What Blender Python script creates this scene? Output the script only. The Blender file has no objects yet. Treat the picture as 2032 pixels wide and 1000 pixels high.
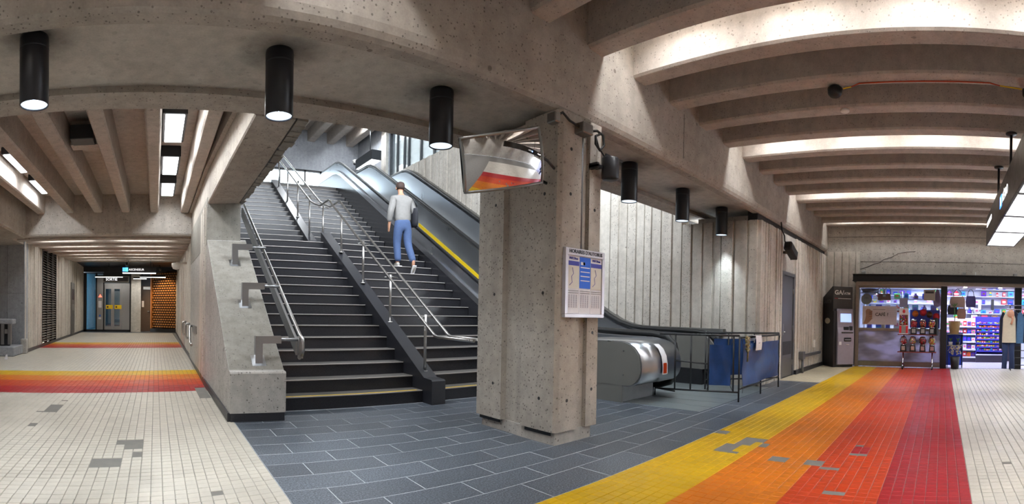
import bpy, math, random
import numpy as np
from mathutils import Matrix, Vector
random.seed(7)
SC = bpy.context.scene
COL = SC.collection
PI = math.pi

# ------------------------------------------------------------------ camera
YAW, PITCH, ROLL, F, CY, CX, H = -.7122, -.0067, -.0181, 993.4995, 629.7464, 1016., 1.3
def make_camera():
    cp, sp, cr, sr, ca, sa = math.cos(PITCH), math.sin(PITCH), math.cos(ROLL), math.sin(ROLL), math.cos(YAW), math.sin(YAW)
    R = Matrix(((ca, -sa, 0), (sa, ca, 0), (0, 0, 1))) @ Matrix(((1, 0, 0), (0, cp, -sp), (0, sp, cp))) @ Matrix(((cr, 0, sr), (0, 1, 0), (-sr, 0, cr)))
    M = (R @ Matrix(((1, 0, 0), (0, 0, -1), (0, 1, 0)))).to_4x4()
    M.translation = Vector((0, 0, H))
    c = bpy.data.cameras.new('camera'); o = bpy.data.objects.new('camera', c); COL.objects.link(o)
    o.matrix_world = M
    c.type = 'PANO'; c.panorama_type = 'CENTRAL_CYLINDRICAL'; c.central_cylindrical_radius = 1.0
    c.central_cylindrical_range_u_min = -CX / F; c.central_cylindrical_range_u_max = (2032 - CX) / F
    c.central_cylindrical_range_v_min = -(1000 - CY) / F; c.central_cylindrical_range_v_max = CY / F
    c.clip_start = .02; c.clip_end = 300
    SC.camera = o
make_camera()

# ------------------------------------------------------------------ world, exposure
SC.view_settings.view_transform = 'Standard'
SC.view_settings.look = 'None'
SC.view_settings.gamma = 1.0
SC.view_settings.use_curve_mapping = False
SC.view_settings.exposure = 0.78
W = bpy.data.worlds.new('sky'); SC.world = W; W.use_nodes = True
bg = W.node_tree.nodes['Background']
bg.inputs['Color'].default_value = (.86, .93, 1, 1); bg.inputs['Strength'].default_value = 6.0
SC.cycles.max_bounces = 8; SC.cycles.diffuse_bounces = 5; SC.cycles.glossy_bounces = 4
SC.cycles.transparent_max_bounces = 12; SC.cycles.transmission_bounces = 6
SC.cycles.sample_clamp_indirect = 6.0
SC.cycles.caustics_reflective = False; SC.cycles.caustics_refractive = False

P_TUBE = 10.5        # each fluorescent tube of the hall
P_TUBE_L = 15.0      # panels over the left corridor
P_SPOT = 60.0       # cylinder downlights
P_STORE = 48.0
P_UPPER = 100.0
def area(name, loc, sx, sy, power, col=(1, 1, 1), rot=(0, 0, 0), spread=PI, parent=None):
    l = bpy.data.lights.new(name, 'AREA'); l.shape = 'RECTANGLE'; l.size = sx; l.size_y = sy
    l.energy = power; l.color = col; l.spread = spread
    o = bpy.data.objects.new(name, l); COL.objects.link(o); o.location = loc; o.rotation_euler = rot
    if parent: o.parent = parent; o.location = Vector(loc) - WL(parent)
    return o
def portal(loc, sx, sy, rot):
    o = area('daylight_opening', loc, sx, sy, 1, rot=rot); o.data.cycles.is_portal = True
portal((5.2, 21.9, 6.65), 7.5, 2.2, (-PI / 2, 0, 0))
portal((9.28, 15.5, 7.75), 1.9, 6.2, (0, PI / 2, 0))

# ------------------------------------------------------------------ materials
def lin(c):
    if isinstance(c, str):
        c = tuple(int(c[i:i + 2], 16) / 255 for i in (0, 2, 4))
    return tuple(x / 12.92 if x <= .04045 else ((x + .055) / 1.055) ** 2.4 for x in c)
class NT:
    def __init__(s, name):
        s.m = bpy.data.materials.new(name); s.m.use_nodes = True; s.t = s.m.node_tree
        s.b = s.t.nodes['Principled BSDF']; s.out = s.t.nodes['Material Output']
    def n(s, typ, **kw):
        nd = s.t.nodes.new(typ)
        for k, v in kw.items():
            if k.startswith('i_'):
                key = k[2:]
                nd.inputs[int(key) if key.isdigit() else key.replace('_', ' ')].default_value = v
            else: setattr(nd, k, v)
        return nd
    def l(s, a, b): s.t.links.new(a, b)
    def vec(s, world=True, scale=(1, 1, 1), rot=(0, 0, 0)):
        src = s.n('ShaderNodeNewGeometry').outputs['Position'] if world else s.n('ShaderNodeTexCoord').outputs['Object']
        mp = s.n('ShaderNodeMapping'); mp.inputs['Scale'].default_value = scale; mp.inputs['Rotation'].default_value = rot
        s.l(src, mp.inputs['Vector']); return mp.outputs['Vector']
    def noise(s, v, scale, detail=3, rough=.55):
        nd = s.n('ShaderNodeTexNoise'); nd.inputs['Scale'].default_value = scale; nd.inputs['Detail'].default_value = detail
        nd.inputs['Roughness'].default_value = rough; s.l(v, nd.inputs['Vector']); return nd.outputs['Fac']
    def ramp(s, fac, stops):
        r = s.n('ShaderNodeValToRGB'); e = r.color_ramp.elements
        while len(e) < len(stops): e.new(.5)
        for i, (p, c) in enumerate(stops):
            e[i].position = p; e[i].color = (c, c, c, 1) if not isinstance(c, (tuple, list)) else (*c[:3], 1)
        s.l(fac, r.inputs['Fac']); return r.outputs['Color']
    def mix(s, fac, a, b, mode='MIX'):
        m = s.n('ShaderNodeMixRGB', blend_type=mode)
        for k, x in (('Fac', fac), ('Color1', a), ('Color2', b)):
            if isinstance(x, (int, float)): m.inputs[k].default_value = x if k == 'Fac' else (x, x, x, 1)
            elif isinstance(x, tuple): m.inputs[k].default_value = (*x[:3], 1)
            else: s.l(x, m.inputs[k])
        return m.outputs['Color']
    def bump(s, h, strength=.3, dist=.01):
        b = s.n('ShaderNodeBump'); b.inputs['Strength'].default_value = strength; b.inputs['Distance'].default_value = dist
        s.l(h, b.inputs['Height']); s.l(b.outputs['Normal'], s.b.inputs['Normal'])

def concrete(name, ca, cb, hole=.7, streak=.35, scale=20., rough=.85, tie=True):
    k = NT(name); v = k.vec()
    big = k.noise(v, 1.1, 5); mid = k.noise(v, 9, 4); fine = k.noise(v, 60, 2)
    st = k.noise(k.vec(scale=(5, 5, .35)), 1.5, 4)
    col = k.mix(k.ramp(big, [(.3, 0.), (.7, 1.)]), lin(ca), lin(cb))
    col = k.mix(streak, col, k.mix(1., col, k.ramp(st, [(.25, .62), (.62, 1.1)]), 'MULTIPLY'))
    col = k.mix(1., col, k.ramp(mid, [(.3, .86), (.7, 1.08)]), 'MULTIPLY')
    col = k.mix(1., col, k.ramp(fine, [(.3, .93), (.7, 1.05)]), 'MULTIPLY')
    vo = k.n('ShaderNodeTexVoronoi'); vo.inputs['Scale'].default_value = scale; k.l(v, vo.inputs['Vector'])
    sz = k.n('ShaderNodeSeparateColor'); k.l(vo.outputs['Color'], sz.inputs['Color'])
    th = k.n('ShaderNodeMath', operation='MULTIPLY'); k.l(sz.outputs['Red'], th.inputs[0]); th.inputs[1].default_value = .26
    df = k.n('ShaderNodeMath', operation='SUBTRACT'); k.l(vo.outputs['Distance'], df.inputs[0]); k.l(th.outputs[0], df.inputs[1])
    hol = k.ramp(df.outputs[0], [(.0, 0.), (.045, 1.)])
    if tie:
        v2 = k.n('ShaderNodeTexVoronoi'); v2.inputs['Scale'].default_value = 2.6; k.l(v, v2.inputs['Vector'])
        hol = k.mix(1., hol, k.ramp(v2.outputs['Distance'], [(.045, 0.), (.07, 1.)]), 'MULTIPLY')
    dark = k.mix(1., col, (.16, .15, .14), 'MULTIPLY')
    keep = k.mix(1. - hole, hol, 1.)
    col = k.mix(keep, dark, col)
    k.l(col, k.b.inputs['Base Color']); k.b.inputs['Roughness'].default_value = rough
    k.bump(k.mix(1., hol, k.ramp(mid, [(0., .9), (1., 1.)]), 'MULTIPLY'), .5, .006)
    return k.m
def pm(name, col, rough=.5, metal=0., var=.08, scale=14., bump=0., emit=None, es=0., coat=0., aniso=None, alpha=1., world=False):
    k = NT(name); c = lin(col)
    v = k.vec(world, aniso or (1, 1, 1)); nz = k.noise(v, scale, 4)
    k.l(k.mix(1., c, k.ramp(nz, [(.25, 1 - var), (.75, 1 + var)]), 'MULTIPLY'), k.b.inputs['Base Color'])
    k.b.inputs['Metallic'].default_value = metal
    rr = k.ramp(nz, [(.2, max(.02, rough * .85)), (.8, min(1, rough * 1.15))]); k.l(rr, k.b.inputs['Roughness'])
    if bump: k.bump(nz, bump, .01)
    if coat: k.b.inputs['Coat Weight'].default_value = coat; k.b.inputs['Coat Roughness'].default_value = .05
    if emit is not None: k.b.inputs['Emission Color'].default_value = (*lin(emit), 1); k.b.inputs['Emission Strength'].default_value = es
    if alpha < 1: k.b.inputs['Alpha'].default_value = alpha
    return k.m
def tile_mat(name, col, rough=.3, var=.1):
    k = NT(name); c = lin(col)
    at = k.n('ShaderNodeAttribute'); at.attribute_name = 'rnd'
    oi = k.n('ShaderNodeObjectInfo')
    ad = k.n('ShaderNodeMath', operation='ADD'); k.l(at.outputs['Fac'], ad.inputs[0]); k.l(oi.outputs['Random'], ad.inputs[1])
    fr = k.n('ShaderNodeMath', operation='FRACT'); k.l(ad.outputs[0], fr.inputs[0])
    v = k.vec(); nz = k.noise(v, 2.2, 5); f2 = k.noise(v, 40, 3)
    cc = k.mix(1., c, k.ramp(fr.outputs[0], [(0., 1 - var), (1., 1 + var * .6)]), 'MULTIPLY')
    cc = k.mix(1., cc, k.ramp(nz, [(.3, .88), (.7, 1.06)]), 'MULTIPLY')
    cc = k.mix(1., cc, k.ramp(f2, [(.25, .95), (.7, 1.03)]), 'MULTIPLY')
    k.l(cc, k.b.inputs['Base Color'])
    k.l(k.ramp(nz, [(.2, rough * .8), (.8, rough * 1.4)]), k.b.inputs['Roughness']); k.b.inputs['Specular IOR Level'].default_value = .38
    return k.m
def glass(name, tint=(.9, .95, .97), refl=.08, rough=.02, fac=.12):
    k = NT(name); t = k.t; t.nodes.remove(k.b)
    tr = k.n('ShaderNodeBsdfTransparent'); tr.inputs['Color'].default_value = (*tint, 1)
    gl = k.n('ShaderNodeBsdfGlossy'); gl.inputs['Roughness'].default_value = rough
    lw = k.n('ShaderNodeLayerWeight'); lw.inputs['Blend'].default_value = .25
    nz = k.noise(k.vec(), 1.5, 2)
    mm = k.n('ShaderNodeMath', operation='MULTIPLY_ADD'); k.l(lw.outputs['Fresnel'], mm.inputs[0]); mm.inputs[1].default_value = .8; k.l(k.ramp(nz, [(0., fac * .6), (1., fac)]), mm.inputs[2])
    ms = k.n('ShaderNodeMixShader'); k.l(mm.outputs[0], ms.inputs['Fac']); k.l(tr.outputs[0], ms.inputs[1]); k.l(gl.outputs[0], ms.inputs[2])
    k.l(ms.outputs[0], k.out.inputs['Surface']); return k.m
def emat(name, col, s):
    k = NT(name); nz = k.noise(k.vec(), 3, 2)
    k.b.inputs['Base Color'].default_value = (.8, .8, .8, 1)
    k.l(k.mix(1., lin(col), k.ramp(nz, [(0., .92), (1., 1.)]), 'MULTIPLY'), k.b.inputs['Emission Color'])
    k.b.inputs['Emission Strength'].default_value = s; return k.m

C_BEAM = concrete('beam_concrete', 'b5aea5', 'a0978d', .6, .3, 30)
C_SOFFIT = concrete('smooth_concrete', 'c2bdb5', 'b0aaa1', .12, .15, 12, tie=False)
C_JOIST = concrete('joist_concrete', 'c0b7af', 'b0a69d', .4, .2, 30)
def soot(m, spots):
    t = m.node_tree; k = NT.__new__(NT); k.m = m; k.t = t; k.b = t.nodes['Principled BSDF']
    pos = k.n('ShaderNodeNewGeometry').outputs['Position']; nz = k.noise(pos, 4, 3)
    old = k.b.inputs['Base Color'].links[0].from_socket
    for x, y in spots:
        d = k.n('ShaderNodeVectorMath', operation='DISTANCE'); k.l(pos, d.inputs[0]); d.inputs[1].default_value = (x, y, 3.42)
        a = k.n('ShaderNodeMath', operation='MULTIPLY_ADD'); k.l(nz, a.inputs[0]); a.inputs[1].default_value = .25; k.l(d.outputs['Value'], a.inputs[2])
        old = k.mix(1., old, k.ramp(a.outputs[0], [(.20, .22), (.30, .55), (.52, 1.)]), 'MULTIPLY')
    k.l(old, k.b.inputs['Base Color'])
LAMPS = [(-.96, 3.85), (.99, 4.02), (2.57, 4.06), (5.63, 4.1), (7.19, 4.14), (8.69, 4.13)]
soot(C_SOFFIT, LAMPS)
C_PIER = concrete('pier_concrete', 'bcbab6', 'aaa7a2', .75, .3, 30)
C_RIB = concrete('ribbed_concrete', 'd2ccc3', 'bab3a9', .55, .3, 26)
C_WALL = concrete('wall_concrete', 'bab5ae', 'a7a199', .6, .35, 24)
C_COOL = concrete('grey_blue_concrete', 'a2a5ab', '92959b', .5, .3, 24)
C_SLOPE = concrete('parapet_concrete', '9a9790', '89857d', .35, .45, 24)
T_WHITE = tile_mat('cream_tile', 'c6c0b4', .32, .05)
T_YEL = tile_mat('yellow_tile', 'd2a800', .36, .06)
T_ORA = tile_mat('amber_tile', 'd07200', .36, .07)
T_DOR = tile_mat('orange_tile', 'c03c0a', .36, .07)
T_RED = tile_mat('red_tile', 'a3181f', .36, .07)
T_CREAM = tile_mat('beige_tile', 'c9bfa6', .35, .05)
GROUT = pm('grout_bed', '77746f', .9, var=.15, scale=9, world=True)
def slate_mat():
    k = NT('slate_tile'); v = k.vec(); oi = k.n('ShaderNodeObjectInfo')
    sp = k.noise(v, 75, 2, .8); big = k.noise(v, 1.3, 4)
    c = k.mix(k.ramp(sp, [(.42, 0.), (.66, 1.)]), lin('3a4049'), lin('767f8b'))
    c = k.mix(1., c, k.ramp(oi.outputs['Random'], [(0., .82), (1., 1.12)]), 'MULTIPLY')
    c = k.mix(1., c, k.ramp(big, [(.3, .85), (.7, 1.1)]), 'MULTIPLY')
    k.l(c, k.b.inputs['Base Color']); k.l(k.ramp(big, [(.2, .3), (.8, .5)]), k.b.inputs['Roughness']); return k.m
SLATE = slate_mat()
SLATE_GROUT = pm('slate_grout', 'b3b8bf', .8, var=.15, scale=20, world=True)
GRANITE = pm('dark_granite', '2b2b2f', .22, var=.35, scale=90, world=True)
TREAD = pm('grey_tread', '5f5c59', .6, var=.2, scale=40, world=True)
NOSE = pm('pale_nosing', 'bdb6b2', .45, var=.08, scale=30, world=True)
BLACKSTONE = pm('black_base', '26272d', .4, var=.25, scale=60, world=True)
STEEL = pm('brushed_steel', 'a9abae', .32, 1., var=.06, scale=30, aniso=(1, 1, 12))
STEEL_D = pm('dull_steel', '8c8c8a', .42, 1., var=.1, scale=12)
STEEL_ESC = pm('escalator_steel', 'b9bcc1', .3, 1., var=.03, scale=1.2, world=True)
GREYPANEL = pm('grey_steel_panel', '7d7c78', .42, .3, var=.05, scale=1.5, world=True)
RAIL_ST = pm('satin_rail_steel', 'bab8b6', .3, 1., var=.05, scale=20)
RUBBER = pm('black_rubber', '131416', .5, var=.2, scale=20)
BLACKMET = pm('black_painted_metal', '1b1c20', .42, var=.25, scale=25)
DARKGREY = pm('dark_grey_paint', '34353a', .5, var=.15, scale=12)
LAMPBODY = pm('lamp_black', '16171d', .38, var=.3, scale=10)
YELLOW = pm('yellow_paint', 'e8c417', .45, var=.06)
WHITE = pm('white_paint', 'dedcd8', .5, var=.05)
PAPER = pm('white_paper', 'e4e2e6', .7, var=.04)
BLUETARP = pm('blue_tarpaulin', '1b4078', .5, var=.4, scale=4, bump=1.)  # strong tone noise paints the shade of wrinkles into the blue
DOORMET = pm('painted_metal_door', '76777c', .35, .5, var=.12, scale=3)
TUBE_E = emat('fluorescent_diffuser', 'fffdf2', 7.)
PANEL_E = emat('panel_diffuser', 'f6fbff', 6.)
LED_E = emat('cool_led', 'dfeeff', 60.)
SIGN_E = emat('lit_sign_panel', 'ffffff', 2.2)
LET_E = emat('lit_letters', 'ffffff', .75)
GLASS = glass('clear_glass')
GLASS_BLUE = glass('blue_glass', (.45, .72, .85), fac=.2)

# ------------------------------------------------------------------ mesh tools
def WL(o):
    p = Vector(o.location)
    while o.parent: o = o.parent; p += o.location
    return p
class MB:
    def __init__(s): s.v = []; s.f = []; s.m = []; s.s = []; s.T = None
    def add(s, vs, fs, m=0, smooth=False):
        k = len(s.v)
        if s.T is not None: vs = [tuple(s.T @ Vector(p)) for p in vs]
        s.v += [tuple(p) for p in vs]; s.f += [tuple(i + k for i in f) for f in fs]
        s.m += [m] * len(fs); s.s += [smooth] * len(fs); return s
    def box(s, x0, x1, y0, y1, z0, z1, m=0, b=0.):
        if x0 > x1: x0, x1 = x1, x0
        if y0 > y1: y0, y1 = y1, y0
        if z0 > z1: z0, z1 = z1, z0
        b = min(b, (x1 - x0) * .45, (y1 - y0) * .45, (z1 - z0) * .45)
        if b <= 0:
            vs = [(x, y, z) for z in (z0, z1) for y in (y0, y1) for x in (x0, x1)]
            return s.add(vs, [(0, 2, 3, 1), (4, 5, 7, 6), (0, 1, 5, 4), (2, 6, 7, 3), (0, 4, 6, 2), (1, 3, 7, 5)], m)
        X, Y, Z = (x0, x1), (y0, y1), (z0, z1); vs = []; ix = {}
        for i in (0, 1):
            for j in (0, 1):
                for k in (0, 1):
                    c = (X[i], Y[j], Z[k]); d = ((1, -1)[i] * b, (1, -1)[j] * b, (1, -1)[k] * b)
                    for a in range(3):
                        ix[i, j, k, a] = len(vs); vs.append(tuple(c[q] if q == a else c[q] + d[q] for q in range(3)))
        fs = []
        for a in range(3):
            o = [q for q in range(3) if q != a]
            for sd in (0, 1):
                q = []
                for (u, w) in ((0, 0), (1, 0), (1, 1), (0, 1)):
                    key = [0, 0, 0]; key[a] = sd; key[o[0]] = u; key[o[1]] = w; q.append(ix[(*key, a)])
                fs.append(tuple(q))
            for u in (0, 1):
                for w in (0, 1):
                    k0 = [0, 0, 0]; k0[o[0]] = u; k0[o[1]] = w; k1 = list(k0); k1[a] = 1
                    fs.append((ix[(*k0, o[0])], ix[(*k1, o[0])], ix[(*k1, o[1])], ix[(*k0, o[1])]))
        for i in (0, 1):
            for j in (0, 1):
                for k in (0, 1): fs.append(tuple(ix[i, j, k, a] for a in range(3)))
        return s.add(vs, fs, m)
    def prism(s, poly, axis, a0, a1, m=0, smooth=False):
        n = len(poly); P = {'x': lambda u, v, a: (a, u, v), 'y': lambda u, v, a: (u, a, v), 'z': lambda u, v, a: (u, v, a)}[axis]
        vs = [P(u, v, a0) for u, v in poly] + [P(u, v, a1) for u, v in poly]
        s.add(vs, [tuple(range(n - 1, -1, -1)), tuple(range(n, 2 * n))], m)
        k = len(s.v) - 2 * n
        for i in range(n):
            j = (i + 1) % n; s.f.append((k + i, k + j, k + n + j, k + n + i)); s.m.append(m); s.s.append(smooth)
        return s
    def tube(s, path, r, n=8, m=0, closed=False, caps=True, flat=1.):
        P = [Vector(p) for p in path]; N = len(P); vs = []; fs = []; up = None
        R = r if isinstance(r, (list, tuple)) else [r] * N
        for i in range(N):
            a = P[i - 1] if (i > 0 or closed) else P[i]; b = P[(i + 1) % N] if (i < N - 1 or closed) else P[i]
            t = (b - a)
            t = t.normalized() if t.length > 1e-9 else Vector((0, 0, 1))
            if up is None: up = Vector((0, 0, 1)) if abs(t.z) < .9 else Vector((1, 0, 0))
            u = (up - t * up.dot(t))
            if u.length < 1e-6: u = t.orthogonal()
            u.normalize(); w = t.cross(u); up = u
            for q in range(n):
                an = 2 * PI * q / n; vs.append(P[i] + (u * math.cos(an) * flat + w * math.sin(an)) * R[i])
        for i in range(N if closed else N - 1):
            for q in range(n):
                q2 = (q + 1) % n; i2 = (i + 1) % N; fs.append((i * n + q, i * n + q2, i2 * n + q2, i2 * n + q))
        k = len(s.v); s.add(vs, fs, m, True)
        if caps and not closed:
            s.f += [tuple(k + q for q in range(n - 1, -1, -1)), tuple(k + (N - 1) * n + q for q in range(n))]; s.m += [m, m]; s.s += [False, False]
        return s
    def cyl(s, p0, p1, r, n=16, m=0, r1=None, caps=True):
        return s.tube([p0, p1], [r, r if r1 is None else r1], n, m, caps=caps)
    def lathe(s, prof, c, n=16, m=0, sx=1., sy=1.):
        vs = []; fs = []
        for r, z in prof:
            for q in range(n):
                an = 2 * PI * q / n; vs.append((c[0] + r * sx * math.cos(an), c[1] + r * sy * math.sin(an), c[2] + z))
        for i in range(len(prof) - 1):
            for q in range(n):
                q2 = (q + 1) % n; fs.append((i * n + q, i * n + q2, (i + 1) * n + q2, (i + 1) * n + q))
        k = len(s.v); s.add(vs, fs, m, True)
        for e, rev in ((0, True), (len(prof) - 1, False)):
            if prof[e][0] > 1e-4:
                f = tuple(k + e * n + q for q in range(n)); s.f.append(f[::-1] if rev else f); s.m.append(m); s.s.append(False)
        return s
    def sheet(s, grid, m=0, smooth=True, th=0.):
        ny = len(grid); nx = len(grid[0]); vs = [p for r in grid for p in r]
        fs = [(j * nx + i, j * nx + i + 1, (j + 1) * nx + i + 1, (j + 1) * nx + i) for j in range(ny - 1) for i in range(nx - 1)]
        return s.add(vs, fs, m, smooth)
    def build(s, name, mats, parent=None, origin=None):
        me = bpy.data.meshes.new(name)
        a = np.array(s.v, float)
        lo, hi = a.min(0), a.max(0)
        if origin is None: origin = ((lo[0] + hi[0]) / 2, (lo[1] + hi[1]) / 2, lo[2])
        a = a - np.array(origin)
        me.from_pydata([tuple(p) for p in a], [], s.f)
        for m in (mats if isinstance(mats, (list, tuple)) else [mats]): me.materials.append(m)
        me.polygons.foreach_set('material_index', s.m); me.polygons.foreach_set('use_smooth', s.s)
        me.update()
        o = bpy.data.objects.new(name, me); COL.objects.link(o)
        if parent: o.parent = parent; o.location = Vector(origin) - WL(parent)
        else: o.location = origin
        return o
def box(name, x0, x1, y0, y1, z0, z1, mat, parent=None, b=0.): return MB().box(x0, x1, y0, y1, z0, z1, 0, b).build(name, mat, parent)
def tag(o, label, cat, group=None, kind=None):
    o['label'] = label; o['category'] = cat
    if group: o['group'] = group
    if kind: o['kind'] = kind
    return o
def struct(o, label, cat): return tag(o, label, cat, kind='structure')
def thing(name, loc, label, cat, group=None, rot=0.):
    o = bpy.data.objects.new(name, None); COL.objects.link(o); o.location = loc; o.rotation_euler = (0, 0, rot); o.empty_display_size = .1
    return tag(o, label, cat, group)
def copy_tree(o, parent=None, loc=None):
    c = o.copy(); COL.objects.link(c)
    if parent: c.parent = parent
    if loc is not None: c.location = loc
    for ch in list(o.children): copy_tree(ch, c)
    return c
def text(name, s, size, loc, right, up, mat, parent=None, align='CENTER', ext=.002, squeeze=1., bold=0.):
    cu = bpy.data.curves.new(name, 'FONT'); cu.body = s; cu.size = size; cu.align_x = align; cu.align_y = 'CENTER'; cu.extrude = ext; cu.offset = bold; cu.resolution_u = 3
    tmp = bpy.data.objects.new(name + '_tmp', cu); COL.objects.link(tmp)
    bpy.context.view_layer.update()
    me = bpy.data.meshes.new_from_object(tmp.evaluated_get(bpy.context.evaluated_depsgraph_get()))
    COL.objects.unlink(tmp); bpy.data.objects.remove(tmp); bpy.data.curves.remove(cu)
    r = Vector(right).normalized(); u = Vector(up).normalized(); nrm = r.cross(u)
    M = Matrix((r * squeeze, u, nrm)).transposed()
    for v in me.vertices: v.co = M @ v.co
    me.materials.clear(); me.materials.append(mat); me.name = name
    o = bpy.data.objects.new(name, me); COL.objects.link(o)
    if parent: o.parent = parent; o.location = Vector(loc) - WL(parent)
    else: o.location = loc
    return o
# ------------------------------------------------------------------ floor: bed, stripes, tiles, slate
STORE_X = 14.1
fl = MB()
fl.box(-6, 14.6, -7, 6.4, -.2, -.006).box(-6, 1.2, 6.4, 28.2, -.2, -.006).box(14.6, 18.2, -4, 3.4, -.2, -.006)
floor = struct(fl.build('floor', GROUT, origin=(0, 0, 0)), 'station floor of cream, striped and slate tiles', 'floor')
PT = .0856; SH = .2
def inpoly(p, poly):
    x, y = p; c = False; j = len(poly) - 1
    for i in range(len(poly)):
        xi, yi = poly[i]; xj, yj = poly[j]
        if (yi > y) != (yj > y) and x < (xj - xi) * (y - yi) / (yj - yi) + xi: c = not c
        j = i
    return c
HOLES = [  # places where tiles are missing
    [(4.42, 2.17), (4.66, 2.19), (4.78, 2.08), (5.1, 2.09), (5.12, 1.77), (4.98, 1.8), (4.98, 1.9), (4.78, 1.92), (4.72, 1.99), (4.45, 1.93)],
    [(4.8, 1.84), (4.92, 1.84), (4.92, 1.76), (4.8, 1.76)], [(5.15, 2.52), (5.32, 2.52), (5.32, 2.33), (5.15, 2.33)],
    [(4.35, 1.56), (4.5, 1.56), (4.5, 1.42), (4.35, 1.42)], [(4.4, 1.2), (4.55, 1.2), (4.55, 1.08), (4.3, 1.05), (4.3, 1.16)],
    [(4.74, .84), (4.86, .84), (4.86, .7), (4.74, .7)], [(5.12, .9), (5.22, .9), (5.22, .8), (5.12, .8)], [(4.26, 1.02), (4.36, 1.02), (4.36, .88), (4.26, .88)],
    [(3.66, .86), (3.76, .86), (3.76, .7), (3.66, .7)], [(4.6, -.55), (4.72, -.55), (4.72, -.64), (4.6, -.64)],
    [(-.38, 4.95), (-.1, 4.95), (-.1, 4.6), (-.26, 4.62), (-.3, 4.75), (-.38, 4.8)], [(-.3, 4.32), (-.52, 4.32), (-.52, 4.08), (-.24, 4.08)], [(-.2, 4.5), (-.1, 4.5), (-.1, 4.35), (-.2, 4.35)],
    [(-1.45, 6.1), (-1.2, 6.1), (-1.2, 6.62), (-1.36, 6.62)], [(-1.32, 6.85), (-1.2, 6.85), (-1.2, 7.0), (-1.32, 7.0)], [(-1.42, 5.35), (-1.31, 5.35), (-1.31, 5.46), (-1.42, 5.46)],
    [(.64, 7.28), (.88, 7.28), (.82, 8.32), (.68, 8.32)], [(.41, 3.42), (.5, 3.42), (.5, 3.52), (.41, 3.52)]]
REDS = [(4.88, .7), (5.1, .7), (5.1, .87), (4.88, .87)]
TM = [T_WHITE, T_YEL, T_ORA, T_DOR, T_RED, T_CREAM]
tiles = []   # (4 corners, material)
def colour(x, y):
    if x < .92 and y > 2.48:
        q = y - SH * x
        for a in (7.81, 16.72):
            if a <= q < a + 2.74: return (4, 3, 2, 1)[min(3, int((q - a) / .685))]
        return 0
    if y > 2.48: return 5
    if y < -.24: return 0
    if inpoly((x, y), REDS): return 4
    return (4, 3, 2, 1)[min(3, int((y + .24) / .68))]
def lay(x0, x1, y0, y1, shear):
    nx = int(round((x1 - x0) / PT)); g, h_ = (.003, .0015) if shear else (.0015, .003)
    if shear:
        qs = np.arange(y0, y1 + 6, PT)
    else:
        qs = y0 + PT * np.arange(int(math.ceil((y1 - y0) / PT)))
    for i in range(nx):
        xa, xb = x0 + i * PT + g / 2, x0 + (i + 1) * PT - g / 2
        for q in qs:
            ya, yb = q + h_ / 2, q + PT - h_ / 2
            sa, sb = (shear * xa, shear * xb) if shear else (0, 0)
            c = ((xa + xb) / 2, (ya + yb) / 2 + (sa + sb) / 2)
            if shear:
                if c[1] < y0 - .02 or c[1] > y1: continue
                if c[0] < -.34 * c[1] - .6: continue
            else:
                yb = min(yb, y1 - g / 2)
                if yb - ya < .02: continue
                if c[0] < c[1] * .6 - .5 and c[1] > .3: continue
                if c[0] < 2.2: continue
            if any(inpoly(c, h) for h in HOLES): continue
            tiles.append((((xa, ya + sa), (xb, ya + sb), (xb, yb + sb), (xa, yb + sa)), colour(*c), math.hypot(*c)))
lay(.92 - PT * 60, .92, 2.6, 27.6, SH)
lay(2.2, 14.1, -.24 - PT * 38, 2.48, 0)
lay(10.1, 14.1, 2.48, 3.44, 0)
def shows(c):
    th = math.atan2(c[0], c[1]); x = CX + F * (th + YAW); y = 617 + F * H / math.hypot(*c)
    return 0 < x < 2032 and y < 1002
vis = sorted([t for t in tiles if shows((t[0][0][0], t[0][0][1]))], key=lambda t: t[2])
near = vis[:300]; nid = set(id(t) for t in near)
proto = {}
def tile_mesh(c, m):
    key = (m, round(c[3][1] - c[0][1], 3), round(c[1][1] - c[0][1], 3))
    if key not in proto:
        b = .004; z = 0.
        cx, cy = sum(p[0] for p in c) / 4, sum(p[1] for p in c) / 4
        lo = [(p[0] - cx, p[1] - cy, -.006) for p in c]; hi = []
        for p in c: hi.append((p[0] - cx - math.copysign(b, p[0] - cx), p[1] - cy - math.copysign(b, p[1] - cy), 0.))
        mid = [(p[0] - cx, p[1] - cy, -.002) for p in c]
        me = bpy.data.meshes.new('tile')
        me.from_pydata(lo + mid + hi, [], [(8, 9, 10, 11)] + [(i, (i + 1) % 4, 4 + (i + 1) % 4, 4 + i) for i in range(4)] + [(4 + i, 4 + (i + 1) % 4, 8 + (i + 1) % 4, 8 + i) for i in range(4)])
        me.materials.append(TM[m]); proto[key] = me
    return proto[key]
for c, m, d in near:
    o = bpy.data.objects.new('tile', tile_mesh(c, m)); COL.objects.link(o); o.parent = floor
    o.location = (sum(p[0] for p in c) / 4, sum(p[1] for p in c) / 4, random.uniform(-.0008, .0008))
rest = [t for t in tiles if id(t) not in nid]
n = len(rest); V = np.zeros((n * 8, 3)); b = .004
for i, (c, m, d) in enumerate(rest):
    for k, p in enumerate(c):
        V[i * 8 + k] = (p[0], p[1], -.006)
        V[i * 8 + 4 + k] = (p[0] + (b if k in (0, 3) else -b), p[1] + (b if k in (0, 1) else -b), 0)
V[:, 2] += np.repeat(np.random.uniform(-.0008, .0008, n), 8)
me = bpy.data.meshes.new('tile_field')
fs = []
for i in range(n):
    k = i * 8; fs.append((k + 4, k + 5, k + 6, k + 7))
    for q in range(4): r = (q + 1) % 4; fs.append((k + q, k + r, k + 4 + r, k + 4 + q))
me.from_pydata([tuple(p) for p in V], [], fs)
for m in TM: me.materials.append(m)
me.polygons.foreach_set('material_index', np.repeat([t[1] for t in rest], 5).astype(np.int32))
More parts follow.
